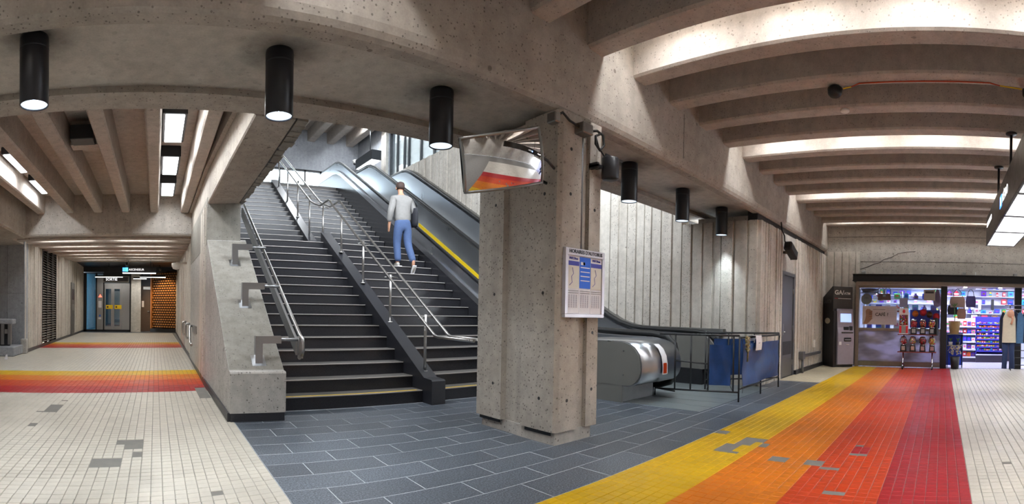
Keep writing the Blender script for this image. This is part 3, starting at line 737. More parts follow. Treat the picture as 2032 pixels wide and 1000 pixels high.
MB().box(9.18, 9.3, 18.75, 19.2, UZ, 9.6).build('pilaster', C_WALL, wu)
cu_ = struct(box('ceiling_upper', 1.2, 9.6, 5.12, 22.4, 9.55, 9.8, C_JOIST), 'concrete ceiling with pale joists over the upper hall', 'ceiling')
jm = MB().prism(joist_poly(.35, .5), 'y', 12, 22)
j3 = None
for k in range(9):
    if j3 is None: j3 = jm.build('joist', C_JOIST, cu_, origin=(0, 17, 0)); q = j3
    else: q = j3.copy(); COL.objects.link(q)
    q.location = Vector((2.2 + .95 * k, 17, 9.05)) - cu_.location
for i, (x, y) in enumerate(((8.4, 19.2), (5.5, 17.5))):
    t = thing('ceiling_light', (x, y, 9.5), ['lit panel between the upper hall joists', 'light panel high over the stairs hidden by the beam'][i], 'light')
    box('housing', x - .2, x + .2, y - .6, y + .6, 9.35, 9.55, BLACKMET, t); box('diffuser', x - .16, x + .16, y - .55, y + .55, 9.33, 9.35, PANEL_E, t)
    area('panel_lamp', (x, y, 9.3), .3, 1.1, P_UPPER, (.9, .95, 1), parent=t)
dr = thing('entrance_doors', (5.45, 22.1, UZ), 'bright glazed doors at the top of the stairs', 'door')
for i, x in enumerate((1.93, 3.1, 4.3, 5.5, 6.7, 7.45, 8.95)):
    box('mullion', x - .035, x + .035, 22.05, 22.15, UZ, 7.75, BLACKMET, dr)
box('transom', 1.9, 9.0, 22.05, 22.15, 7.68, 7.75, BLACKMET, dr)
for a, c in ((1.97, 3.06), (3.14, 4.26), (4.34, 5.46), (5.54, 6.66), (6.74, 7.41), (7.49, 8.91)):
    box('pane', a, c, 22.09, 22.11, UZ, 7.68, GLASS, dr)
wn = struct(MB().box(9.4, 9.46, 12.2, 18.75, 6.6, 6.68).box(9.4, 9.46, 12.2, 18.75, 8.68, 8.75).build('window_1', BLACKMET), 'tall window of narrow panes above the escalators', 'window')
ys = [12.2, 13.3, 14.4, 15.3, 16.25, 17.2, 17.55, 18.15, 18.75]
for i, y in enumerate(ys): box('mullion', 9.38, 9.48, y - .03, y + .03, 6.6, 8.75, BLACKMET, wn)
for a, c in zip(ys, ys[1:]): box('pane', 9.42, 9.44, a + .03, c - .03, 6.68, 8.68, GLASS, wn)
fac = thing('building', (22, 30, 0), 'pale building with a blue band outside the upper window', 'building')
box('facade', 20, 21, 14, 52, 0, 16, WHITE, fac)
box('blue_band', 19.9, 20, 26, 50, 9.6, 10.6, pm('turquoise_band', '19b3cf', .5), fac)
t = thing('hanging_sign', (8.95, 19.6, 7.6), 'black sign box with a glowing underside by the upper wall', 'sign')
MB().box(8.5, 8.95, 18.7, 20.4, 7.55, 7.95, 0, .01).build('case', BLACKMET, t); box('lit_panel', 8.53, 8.92, 18.75, 20.35, 7.53, 7.55, SIGN_E, t)
MB().cyl((8.8, 19.5, 7.95), (8.8, 19.5, 9.5), .02, 8).build('hanger', BLACKMET, t)
t = thing('security_camera', (9.0, 21.6, 8.3), 'white dome camera on the upper concrete corner', 'camera')
MB().lathe([(.0, 0), (.1, .02), (.13, .1), (.13, .16)], (8.9, 21.4, 8.1), 12).box(8.85, 9.3, 21.36, 21.44, 8.26, 8.3).build('housing', WHITE, t)
MB().lathe([(.0, -.07), (.06, -.04), (.09, .01)], (8.9, 21.4, 8.1), 12).build('dome', BLACKMET, t)
# ------------------------------------------------------------------ cylinder downlights
for i, (x, y, lab) in enumerate(((-.96, 3.85, 'black cylinder lamp at the far left of the beam soffit, its bulb glaring'), (.99, 4.02, 'black cylinder lamp in front of the stair soffit, its bulb glaring'), (2.57, 4.06, 'black cylinder lamp just left of the convex mirror'), (5.63, 4.1, 'black cylinder lamp nearest the right side of the pillar'), (7.19, 4.14, 'middle of the three cylinder lamps right of the pillar'), (8.69, 4.13, 'last cylinder lamp on the right, over the barrier'))):
    t = thing('cylinder_lamp', (x, y, 3.42), lab, 'lamp', 'cylinder lamps under the beam')
    z = 2.89
    MB().lathe([(.085, z + .36), (.098, z + .1), (.108, z + .002), (.112, z), (.116, z + .004), (.116, 3.395), (.112, 3.42), (.0, 3.42)], (x, y, 0), 28).build('body', LAMPBODY, t)
    MB().lathe([(.1165, z + .425), (.1175, z + .43), (.1165, z + .435)], (x, y, 0), 28).build('seam', DARKGREY, t)
    MB().lathe([(.0, z + .22), (.05, z + .2), (.09, z + .12), (.104, z + .03), (.105, z + .01)], (x, y, 0), 24).build('reflector', pm('lamp_reflector' , 'e8f2fa', .2, .9, emit='cfe6ff', es=.9) if i == 0 else bpy.data.materials['lamp_reflector'], t)
    zb = z - .015 if i < 2 else z + .12
    MB().lathe([(.0, zb - .0), (.03, zb + .006), (.042, zb + .02), (.042, zb + .05), (.0, zb + .05)], (x, y, 0), 16).build('bulb', LED_E, t)
    l = bpy.data.lights.new('lamp_beam', 'SPOT'); l.energy = P_SPOT; l.color = (.80, .93, 1.0); l.spot_size = math.radians(78); l.spot_blend = 1.; l.shadow_soft_size = .05
    o = bpy.data.objects.new('lamp_beam', l); COL.objects.link(o); o.parent = t; o.location = (0, 0, z - .06 - 3.42)

# ------------------------------------------------------------------ mirror, poster, speaker on and by the pillar
mc = [Vector(p) for p in ((2.2, 3.2, 2.65), (2.856, 3.02, 2.853), (3.015, 3.13, 2.445), (2.33, 3.31, 2.273))]
mt = thing('convex_mirror', sum(mc, Vector()) / 4, 'rectangular convex mirror hung under the beam in front of the pillar', 'mirror')
tl, tr_, br, bl = mc; nrm = (tr_ - tl).cross(bl - tl).normalized()
if nrm.y > 0: nrm = -nrm
grid = []
for j in range(17):
    row = []
    for i in range(21):
        u, v = i / 20, j / 16; p = (tl * (1 - u) + tr_ * u) * (1 - v) + (bl * (1 - u) + br * u) * v
        d = (1 - (2 * u - 1) ** 2) * .035 * 1.9 + (1 - (2 * v - 1) ** 2) * .035
        row.append(p + nrm * d)
    grid.append(row)
mk = NT('convex_mirror'); mk.b.inputs['Metallic'].default_value = 1; mk.l(mk.mix(1., lin('e2e2e4'), mk.ramp(mk.noise(mk.vec(), 3, 2), [(0., .94), (1., 1.)]), 'MULTIPLY'), mk.b.inputs['Base Color']); mk.b.inputs['Roughness'].default_value = .02
MB().sheet(grid).build('mirror_face', mk.m, mt)
MB().sheet([[p - nrm * .03 for p in r] for r in (grid[0][::20], grid[-1][::20])]).build('back_shell', BLACKMET, mt)
MB().tube([p - nrm * .0 for p in grid[0] + [r[-1] for r in grid[1:]] + grid[-1][-2::-1] + [r[0] for r in grid[-2:0:-1]]], .013, 6, closed=True).build('frame', STEEL_D, mt)
MB().tube([sum(mc, Vector()) / 4 - nrm * .02, Vector((2.9, 3.4, 2.62)), Vector((3.54, 3.6, 2.62))], .016, 6).build('bracket', BLACKMET, mt)
MB().tube([(tr_ + br) / 2 - nrm * .01, Vector((3.2, 3.25, 2.7)), Vector((3.54, 3.5, 2.75))], .014, 6).build('bracket', BLACKMET, mt)

BLUE_P = pm('poster_blue', '1f63d6', .5, var=.05); IND = pm('poster_indigo', '3a3f9e', .5, var=.05); BEIGE = pm('poster_map', 'd5cfc4', .6, var=.06)
po = thing('bus_timetable', (3.9, 3.38, 1.27), 'framed bus timetable on the front of the pillar', 'poster')
pw = pm('poster_frame', 'c3bfc6', .35, .4, var=.04)
x0, x1, z0, z1, yf = 3.60, 4.215, 1.275, 1.975, 3.375
f = MB(); f.box(x0, x1, yf, 3.42, z1 - .075, z1, 0, .004).box(x0, x1, yf, 3.42, z0, z0 + .04, 0, .004).box(x0, x0 + .04, yf, 3.42, z0 + .04, z1 - .075, 0).box(x1 - .04, x1, yf, 3.42, z0 + .04, z1 - .075, 0)
f.build('frame', pw, po); box('sheet', x0 + .04, x1 - .04, 3.39, 3.42, z0 + .04, z1 - .075, PAPER, po)
text('lettering', "HORAIRES D'AUTOBUS", .05, ((x0 + x1) / 2, yf - .001, z1 - .035), (1, 0, 0), (0, 0, 1), DARKGREY, po, bold=.0012)
cw = (x1 - x0 - .08) / 3
for i in range(3):
    a = x0 + .04 + i * cw; y = 3.388
    if i == 1:
        box('blue_column', a + .004, a + cw - .004, y - .001, y + .002, 1.575, 1.895, BLUE_P, po)
        e = MB().lathe([(.0, 0), (.016, .0)], (0, 0, 0), 14).build('bus_emblem', PAPER, po)
        e.location = Vector((a + .07, y - .003, 1.83)) - po.location; e.rotation_euler = (PI / 2, 0, 0)
        box('bus_emblem', a + .02, a + .055, y - .003, y, 1.815, 1.845, PAPER, po)
        for k, zz_ in enumerate((1.785, 1.74, 1.695, 1.65)): box('white_bar', a + .018, a + cw - .018, y - .003, y, zz_, zz_ + .009, PAPER, po)
    else:
        box('map', a + .004, a + cw - .004, y - .001, y + .002, 1.57, 1.80, BEIGE, po)
        box('map_header', a + .004, a + cw - .004, y - .001, y + .002, 1.80, 1.845, IND, po)
        text('lettering', 'INFObus', .035, (a + cw / 2, y - .002, 1.872), (1, 0, 0), (0, 0, 1), IND, po)
        MB().tube([(a + .03, y - .002, 1.6), (a + .07, y - .002, 1.63), (a + .06, y - .002, 1.69), (a + .09, y - .002, 1.72), (a + .07, y - .002, 1.78)], .003, 4).build('route_line', IND, po)
    for k in range(2): box('rule', a + .01, a + cw - .01, y - .002, y, 1.545 - .022 * k, 1.549 - .022 * k, DARKGREY, po)
    tt = MB()
    for c in range(4):
        for r in range(12): tt.box(a + .02 + c * .036, a + .04 + c * .036, y - .0015, y, 1.50 - r * .011, 1.505 - r * .011)
    tt.build('figures', pm('print_grey', '9a96a2', .6) if i == 0 else bpy.data.materials['print_grey'], po)
for xx in (x0 + .04 + cw, x0 + .04 + 2 * cw): box('sheet_fold', xx - .001, xx + .001, 3.387, 3.39, z0 + .04, 1.57, pw, po)
cd = thing('conduit', (3.88, 3.4, 1.98), 'thin grey conduit in the groove of the pillar', 'conduit')
MB().cyl((3.885, 3.44, 1.98), (3.885, 3.44, 3.2), .016, 8).build('pipe', pm('grey_conduit', '77797d', .45, .3), cd)
jb = thing('junction_box', (3.83, 3.42, 3.14), 'small grey junction box with black cables at the pillar head', 'junction box')
MB().box(3.74, 3.90, 3.30, 3.44, 3.13, 3.24, 0, .01).build('box', STEEL_D, jb)
MB().tube([(3.42, 3.38, 3.2), (3.5, 3.36, 3.26), (3.6, 3.36, 3.21), (3.74, 3.36, 3.19)], .012, 6).build('cable', RUBBER, jb)
MB().box(3.38, 3.46, 3.34, 3.46, 3.14, 3.24, 0, .01).build('connector', STEEL_D, jb)
MB().tube([(3.9, 3.36, 3.19), (4.0, 3.34, 3.22), (4.1, 3.34, 3.2), (4.12, 3.34, 3.1), (4.05, 3.34, 3.03), (3.98, 3.34, 3.08), (3.98, 3.34, 3.16), (4.05, 3.34, 3.2)], .014, 6).tube([(3.98, 3.34, 3.16), (4.02, 3.33, 3.05), (4.1, 3.32, 2.98), (4.13, 3.31, 2.94)], .009, 6).build('cable', RUBBER, jb)
sp = thing('loudspeaker', (4.17, 3.3, 2.78), 'black can loudspeaker hanging beside the pillar head', 'speaker')
MB().lathe([(.0, 0), (.085, 0), (.093, .008), (.093, .215), (.085, .225), (.0, .225)], (4.17, 3.29, 2.745), 24).build('can', pm('speaker_black', '2a2b30', .4, var=.15), sp)
MB().lathe([(.0, -.001), (.075, -.001), (.075, .0)], (4.17, 3.29, 2.744), 20).build('grille', RUBBER, sp)
MB().box(3.99, 4.1, 3.32, 3.42, 2.85, 2.875).box(3.99, 4.02, 3.32, 3.44, 2.83, 2.895).build('bracket', BLACKMET, sp)
MB().box(4.2, 4.5, 3.375, 3.39, 3.02, 3.045).build('arm', BLACKMET, sp)

# ------------------------------------------------------------------ barrier with tarpaulins
br_ = thing('barrier', (7.6, 3.6, 0), 'black metal barrier around the foot of the far escalator', 'barrier')
A, B, Cc, D = Vector((6.83, 4.3, 0)), Vector((7.15, 3.05, 0)), Vector((9.1, 3.06, 0)), Vector((8.1, 4.12, 0))
def panel(P, Q, top, low, posts, name='panel', mid=None):
    up = Vector((0, 0, 1)); d = (Q - P)
    MB().tube([P + up * top, Q + up * top], .017, 6).build('top_rail', BLACKMET, br_)
    MB().tube([P + up * low, Q + up * low], .014, 6).build('bottom_rail', BLACKMET, br_)
    for t in posts:
        b = P + d * t
        MB().tube([b + up * (0 if t in (0, 1, .5) else low), b + up * top], .014, 6).build('post', BLACKMET, br_)
panel(A, B, 1.03, .15, (.2, .40, .62, .93, 1)); panel(B, Cc, 1.0, .2, (.5, 1)); panel(Cc, D, 1.03, .18, (.35, .7, 1))
up = Vector((0, 0, 1))
MB().tube([A + (B - A) * .2 + up * .61, A + (B - A) * .62 + up * .575], .013, 6).build('mid_rail', BLACKMET, br_)
MB().tube([(7.02, 4.5, 0), (7.02, 4.5, .12), tuple(A + (B - A) * .2 + up * .12)], .013, 6).build('end_frame', BLACKMET, br_)
def tarp(P, Q, z0, z1, lab, wv=.02, nx=16, sag=.0):
    g = []
    d = (Q - P); nn = Vector((d.y, -d.x, 0)).normalized()
    for j in range(9):
        r = []
        for i in range(nx + 1):
            u, v = i / nx, j / 8; fold = math.sin(u * 9 + v * 5) * wv * .6 + math.sin(u * 4 - v * 7 + 1) * wv + abs(math.sin(u * 5 + v * 2.4)) ** 6 * wv * .9 - abs(math.sin(u * 6 - v * 3 + .6)) ** 8 * wv * .8
            zz_ = z0 + (z1 - z0) * v - sag * math.sin(PI * u) * v
            r.append(P + d * u + nn * fold + up * zz_)
        g.append(r)
    g2 = [[p - nn * .006 for p in r] for r in g]
    m = MB().sheet(g); m.sheet(g2); o = m.build('tarpaulin', BLUETARP); tag(o, lab, 'tarpaulin', 'blue tarpaulins tied to the barrier'); 
    for (u, v) in ((0, 1), (1, 1), (0, 0), (1, 0)):
        p = g[8 if v else 0][nx if u else 0] + nn * .008
        MB().tube([p, p + up * (.1 if v else -.1) + d.normalized() * (.05 if u else -.05)], .004, 5).build('tie', DARKGREY, o)
    return o
dAB = (B - A)
tarp(A + dAB * .64 + Vector((-.02, 0, 0)), A + dAB * .9 + Vector((-.02, 0, 0)), .25, .88, 'narrow blue tarpaulin on the barrier side facing the pillar', .009, 16)
tarp(B + Vector((.06, -.03, 0)), Cc + Vector((-.1, -.03, 0)), .24, .9, 'wide creased blue tarpaulin on the front of the barrier', .02, 48)
tarp(D + (Cc - D) * .12 + Vector((.02, .03, 0)), D + (Cc - D) * .75 + Vector((.02, .03, 0)), .25, .92, 'blue tarpaulin at the back of the barrier beside the ribbed wall', .01, 12)
pn = MB(); g = []
for j in range(7): g.append([(7.62 + .27 * i / 4, 2.965 - .012 * math.sin(j * .5), 1.02 - .24 * j / 6) for i in range(5)])
pn.sheet(g); pn.sheet([[(p[0], yy, p[2]) for p in r] for yy, r in ((2.965, g[0]), (3.08, g[0]), (3.08, [(q[0], 0, .93) for q in g[0]]))])
nt = tag(pn.build('notice_sheet', PAPER), 'white paper notice hanging over the front rail of the barrier', 'paper')
MB().tube([(7.73, 2.95, .895), (7.745, 2.95, .902), (7.76, 2.95, .897), (7.785, 2.95, .904)], .003, 5).build('scribble', DARKGREY, nt)
ck_ = MB()
for i in range(12): ck_.lathe([(.0, 0), (.022, .01), (.026, .03), (.015, .05)], (7.28 + .05 * math.sin(i * 2.1), 2.965, .76 + .02 * i), 7)
tag(ck_.tube([(7.27, 3.0, .99), (7.3, 2.965, .8), (7.28, 2.965, .62)], .014, 6).build('chain_bundle', pm('brass_chain', '8a7f60', .35, .8, var=.3, scale=30)), 'bundled chain and padlocks tied to the barrier front', 'chain')

# ------------------------------------------------------------------ door wall: door, floodlight, conduit
d1 = struct(MB().box(10.42, 11.2, 3.45, 3.5, .01, 2.28, 0, .004).build('door_1', DOORMET), 'grey metal service door in the ribbed wall', 'door')
MB().box(10.34, 10.42, 3.42, 3.5, 0, 2.36).box(11.2, 11.28, 3.42, 3.5, 0, 2.36).box(10.42, 11.2, 3.42, 3.5, 2.28, 2.36).build('door_frame', DOORMET, d1)
box('kick_plate', 10.44, 11.18, 3.443, 3.45, .02, .42, STEEL_D, d1); box('vent_panel', 10.5, 11.12, 3.444, 3.45, .5, .8, DARKGREY, d1)
for z in (.3, 1.1, 1.95): MB().cyl((11.2, 3.44, z - .06), (11.2, 3.44, z + .06), .014, 8).build('hinge', STEEL_D, d1)
MB().box(10.46, 10.52, 3.43, 3.45, .95, 1.2, 0, .004).cyl((10.49, 3.45, 1.02), (10.49, 3.39, 1.02), .012, 8).build('lock', STEEL, d1)
fd = thing('floodlight', (10.4, 3.3, 2.7), 'black floodlight on a bracket above the service door', 'floodlight')
m = MB(); m.T = Matrix.Translation((10.42, 3.27, 2.80)) @ Matrix.Rotation(math.radians(20), 4, 'Y')
m.box(-.26, .26, -.09, .09, -.1, .1, 0, .03).build('case', BLACKMET, fd)
m = MB(); m.T = Matrix.Translation((10.42, 3.27, 2.80)) @ Matrix.Rotation(math.radians(20), 4, 'Y')
m.box(.255, .268, -.08, .08, -.09, .09).build('lens', DARKGREY, fd)
MB().tube([(10.3, 3.3, 2.86), (10.22, 3.35, 2.98), (10.3, 3.38, 3.1), (10.18, 3.4, 3.2), (10.16, 3.42, 3.38)], .015, 6).build('cable', RUBBER, fd)
MB().box(10.34, 10.5, 3.3, 3.46, 2.74, 2.78).build('bracket', BLACKMET, fd)
cb = thing('conduit', (12.5, 3.36, .3), 'grey conduit low on the ribbed wall right of the door', 'conduit')
MB().box(11.72, 13.5, 3.31, 3.36, .37, .45, 0, .01).build('trunking', DOORMET, cb); MB().box(11.62, 11.82, 3.29, 3.40, .33, .52, 0, .01).build('joint_box', DOORMET, cb); MB().cyl((11.72, 3.33, 0), (11.72, 3.33, .34), .03, 10).build('riser', DOORMET, cb)
MB().box(12.95, 13.1, 3.37, 3.41, .56, .76, 0, .008).build('socket', WHITE, cb)

# ------------------------------------------------------------------ hall ceiling fittings and hanging sign
cc = thing('ceiling_cable', (5.75, .3, 4.0), 'red and yellow cable strung between two black boxes under a joist', 'cable')
for y in (1.3, -.98):
    MB().lathe([(.0, 0), (.06, 0), (.085, .03), (.09, .09), (.06, .115), (.0, .115)], (5.76, y, 3.945), 14).build('box', RUBBER, cc)
MB().tube([(5.74, 1.2, 4.02), (5.74, 1.1, 4.035)], .008, 6).build('yellow_lead', YELLOW, cc); MB().tube([(5.7, -.62, 4.03), (5.72, -.88, 4.02)], .008, 6).build('yellow_lead', YELLOW, cc)
MB().tube([(5.74, 1.1, 4.035), (5.7, 1.0, 4.05), (5.69, .2, 4.047), (5.69, -.5, 4.05), (5.7, -.62, 4.03)], .008, 6).build('red_lead', T_DOR, cc)
t = MB().lathe([(.0, 0), (.05, 0), (.06, .01), (.06, .03), (.0, .03)], (6.42, 1.31, 4.03), 18).build('smoke_detector', WHITE); tag(t, 'small round smoke detector under a hall joist', 'detector')
hs = thing('hanging_sign', (6.0, -1.0, 2.68), 'long hanging sign box with glowing underside and metro sign', 'sign')
hx0, hx1, hy0, hy1 = 3.2, 8.95, -1.28, -.77
MB().box(hx0, hx1, hy0, hy1, 2.71, 3.18, 0, .006).build('case', pm('sign_case', '3a3733', .4, .4, var=.1), hs)
for i in range(5):
    a = hx0 + .03 + i * (hx1 - hx0 - .06) / 5; box('lit_panel', a, a + (hx1 - hx0 - .06) / 5 - .04, hy0 + .02, hy1 - .02, 2.685, 2.71, SIGN_E, hs)
MB().box(hx0, hx1, hy0, hy0 + .02, 2.68, 2.71).box(hx0, hx1, hy1 - .02, hy1, 2.68, 2.71).box(hx0, hx0 + .02, hy0, hy1, 2.68, 2.71).box(hx1 - .02, hx1, hy0, hy1, 2.68, 2.71).build('rim', BLACKMET, hs)
for x in (7.18, 8.77):
    MB().cyl((x, -.96, 3.18), (x, -.96, 4.06), .021, 8).lathe([(.0, 4.06), (.085, 4.055), (.08, 4.035), (.03, 4.025)], (x, -.96, 0), 14).build('hanger', BLACKMET, hs)
for xd in (4.1, 5.25, 6.4, 7.55): MB().box(xd - .025, xd + .025, hy0, hy1, 2.675, 2.69).build('divider', BLACKMET, hs)
BLUE_E = emat('lit_blue', '2a8fff', 1.6)
box('lit_emblem', 6.60, 6.82, hy1, hy1 + .004, 2.86, 3.02, BLUE_E, hs)
text('lettering', 'MÉTRO', .17, (6.28, hy1 + .002, 2.94), (-1, 0, 0), (0, 0, 1), LET_E, hs)
MB().cyl((6.71, hy1, 2.94), (6.71, hy1 + .006, 2.94), .055, 16).build('lit_ring', SIGN_E, hs)
box('lit_band', 8.0, 8.8, hy1, hy1 + .004, 2.98, 3.05, SIGN_E, hs)
# ------------------------------------------------------------------ cash machine
AT = (14.03, 2.98, 0)
at_ = thing('cash_machine', AT, 'tall black kiosk cash machine with a lilac grey front beside the shop', 'cash machine')
KB = pm('kiosk_black', '1d1c1f', .4, var=.2, scale=6); KG = pm('kiosk_dark_grey', '3c3835', .5, var=.1); LIL = pm('lilac_grey_plastic', '9b95a6', .45, var=.06)
ax, ay = AT[0], AT[1]
MB().prism([(ay - .42, 0), (ay - .42, 1.55), (ay - .36, 1.56), (ay - .36, 2.24), (ay - .30, 2.24), (ay + .42, 1.92), (ay + .42, 0)], 'x', ax - .30, ax + .30).build('kiosk', KB, at_)
box('head_panel', ax - .285, ax + .285, ay - .366, ay - .36, 1.62, 2.22, KG, at_)
m = MB(); m.prism([(ay - .42, .06), (ay - .50, .08), (ay - .52, .95), (ay - .47, 1.1), (ay - .47, 1.2), (ay - .43, 1.62), (ay - .38, 1.62), (ay - .38, .06)], 'x', ax - .2, ax + .29).build('front', LIL, at_)
box('lower_bezel', ax - .17, ax + .26, ay - .475, ay - .455, 1.2, 1.58, LIL, at_)
m = MB(); m.T = Matrix.Translation((ax + .045, ay - .476, 1.385)) @ Matrix.Rotation(-.09, 4, 'X'); m.box(-.165, .165, -.008, .0, -.135, .135).build('screen', emat('screen_blue', '6f9be6', .9), at_)
m = MB(); m.T = Matrix.Translation((ax + .045, ay - .472, 1.385)) @ Matrix.Rotation(-.09, 4, 'X'); m.box(-.2, .2, -.008, .0, -.165, .165).build('screen_frame', pm('bezel', 'a39fae', .4), at_)
MB().box(ax - .1, ax + .26, ay - .53, ay - .44, .94, .98, 0, .008).build('shelf', KG, at_)
box('keypad', ax - .02, ax + .13, ay - .505, ay - .46, 1.03, 1.12, BLACKMET, at_); box('card_slot', ax + .16, ax + .25, ay - .50, ay - .46, 1.02, 1.14, BLACKMET, at_)
MB().box(ax - .02, ax + .2, ay - .535, ay - .5, .72, .82, 0, .008).build('cash_slot', BLACKMET, at_); box('slot_lip', ax, ax + .18, ay - .545, ay - .53, .75, .775, STEEL, at_)
box('sticker', ax - .17, ax - .1, ay - .528, ay - .51, .62, .71, PAPER, at_); box('label_plate', ax + .05, ax + .14, ay - .527, ay - .51, .62, .635, PAPER, at_)
text('lettering', 'GA/', .17, (ax - .26, ay - .368, 2.07), (1, 0, 0), (0, 0, 1), WHITE, at_, align='LEFT', bold=.004)
text('lettering', 'ATM', .095, (ax + .03, ay - .368, 2.05), (1, 0, 0), (0, 0, 1), WHITE, at_, align='LEFT', bold=.002)
box('stripe', ax - .26, ax + .25, ay - .368, ay - .364, 1.9, 1.915, WHITE, at_); box('red_stripe', ax - .26, ax - .15, ay - .369, ay - .364, 1.9, 1.915, T_RED, at_)
text('lettering', 'GA/ATM', .15, (ax - .302, ay + .02, 1.82), (0, -1, 0), (0, 0, 1), pm('faded_letter', '66636a', .5), at_, bold=.003)
m = MB(); m.T = Matrix.Translation((ax - .301, ay, 1.28)) @ Matrix.Rotation(-PI / 2, 4, 'Y'); m.lathe([(.0, .004), (.14, .003), (.15, 0)], (0, 0, 0), 24, sx=.55, sy=1.2).build('oval_badge', pm('badge', 'c9bfa8', .4), at_)
at_.rotation_euler = (0, 0, math.radians(-53))

# ------------------------------------------------------------------ shop front
DK = pm('shopfront_black', '17181f', .4, var=.2); MET = pm('shopfront_metal', '9a8f86', .4, .6, var=.1)
sf = thing('storefront', (14.1, .2, 0), 'black framed shop front with a frosted lower panel and open doorway', 'shop front')
MB().box(13.72, 14.5, -3.4, 2.5, 2.40, 2.42).box(13.72, 14.5, -3.4, 2.5, 2.585, 2.60).box(13.8, 13.83, -3.4, 2.5, 2.42, 2.585).build('header', DK, sf)
box('soffit', 13.84, 14.6, -3.4, 2.4, 2.30, 2.40, MET, sf)
MB().box(14.04, 14.16, -.14, .04, 0, 2.30, 0, .004).build('post', DK, sf); MB().box(14.04, 14.16, -2.25, -2.05, 0, 2.30, 0, .004).build('post', DK, sf)
MB().box(14.05, 14.15, 2.36, 2.46, 0, 2.4, 0, .004).build('jamb', MET, sf)
box('top_rail', 14.06, 14.14, .04, 2.36, 2.24, 2.30, MET, sf); box('mid_rail', 14.06, 14.14, .04, 2.36, 1.03, 1.10, MET, sf); box('bottom_rail', 14.04, 14.14, .04, 2.36, .02, .16, STEEL_D, sf)
box('pane', 14.09, 14.105, 1.23, 2.36, 1.1, 2.24, GLASS, sf); box('pane', 14.09, 14.105, .04, 1.225, 1.1, 2.24, GLASS, sf)
k = NT('frosted_panel'); tl_ = k.n('ShaderNodeBsdfTranslucent'); k.l(k.ramp(k.noise(k.vec(scale=(1, 1.1, 2.6), rot=(0, 0, 0)), 1.3, 2), [(.36, (.30, .28, .27)), (.5, (.55, .52, .55)), (.62, (.85, .82, .95))]), tl_.inputs['Color']); ms = k.n('ShaderNodeMixShader'); ms.inputs['Fac'].default_value = .5; k.l(k.b.outputs[0], ms.inputs[1]); k.l(tl_.outputs[0], ms.inputs[2]); k.l(ms.outputs[0], k.out.inputs['Surface']); nz = k.noise(k.vec(scale=(1, 1, 2.2)), 1.6, 2)  # tint noise stands in for blurred reflections and dim shapes in the panel
k.l(k.ramp(nz, [(.3, lin('6d6a72')), (.5, lin('8f8a94')), (.7, lin('a9a39f'))]), k.b.inputs['Base Color']); k.b.inputs['Roughness'].default_value = .35; k.b.inputs['Metallic'].default_value = .0
box('frosted_panel', 14.085, 14.11, .04, 2.36, .16, 1.03, k.m, sf)
for y in (2.3, -.62, -2.1): MB().box(14.35, 14.5, y - .05, y + .05, 2.6, 2.74, 0, .005).build('wall_bracket', STEEL, sf)
for y in (-.65, -1.65):
    MB().lathe([(.05, 2.292), (.05, 2.30)], (14.2, y, 0), 14).build('spotlight', emat('warm_spot', 'fff2dd', 25) if y > -1 else bpy.data.materials['warm_spot'], sf)
# room of the shop
WSH = pm('shop_white', 'd9dbe6', .6, var=.04, world=True)
struct(MB().box(17.9, 18.1, -4, 3.4, 0, 3).box(14.72, 18.1, 3.2, 3.4, 0, 3).box(14.72, 18.1, -4.1, -4, 0, 3).build('wall_shop', WSH), 'white walls of the shop interior', 'wall')
struct(box('ceiling_shop', 14.7, 18.1, -4, 3.4, 2.75, 2.9, WSH), 'white ceiling of the shop', 'ceiling')
struct(box('floor_shop', 14.12, 18, -4, 3.3, -.006, .004, pm('shop_floor', 'b9b7c4', .25, var=.05)), 'pale shiny floor of the shop', 'floor')
for i, (x, y) in enumerate(((15.4, 1.4), (15.4, -1.2), (16.9, .4), (16.3, -2.4))):
    t = thing('ceiling_light', (x, y, 2.75), ['shop light panel above the window display', 'shop light panel just inside the doorway', 'shop light panel at the back shelves', 'shop light panel over the clothes side'][i], 'light')
    box('housing', x - .3, x + .3, y - .6, y + .6, 2.70, 2.75, WHITE, t); box('diffuser', x - .28, x + .28, y - .58, y + .58, 2.69, 2.70, SIGN_E, t)
    area('shop_lamp', (x, y, 2.66), .55, 1.1, P_STORE, (.80, .84, 1), parent=t)
PAL = [pm('packet_' + n, c, .4, var=.12, scale=40) for n, c in (('red', 'd12a3a'), ('blue', '2448c8'), ('green', '2f9a4a'), ('yellow', 'e8cf30'), ('white', 'e6e6ee'), ('purple', '6a35b5'), ('orange', 'ea7a2a'), ('cyan', '35a8d8'), ('pink', 'e070a0'), ('brown', '6b4630'))]
SHELF = pm('shelf_white', 'd0d2e2', .45, var=.05); SHELFD = pm('shelf_dark', '3a3346', .5, var=.1); SHELFB = pm('shelf_indigo', '3a35a8', .45, var=.1)
PROTO = {}
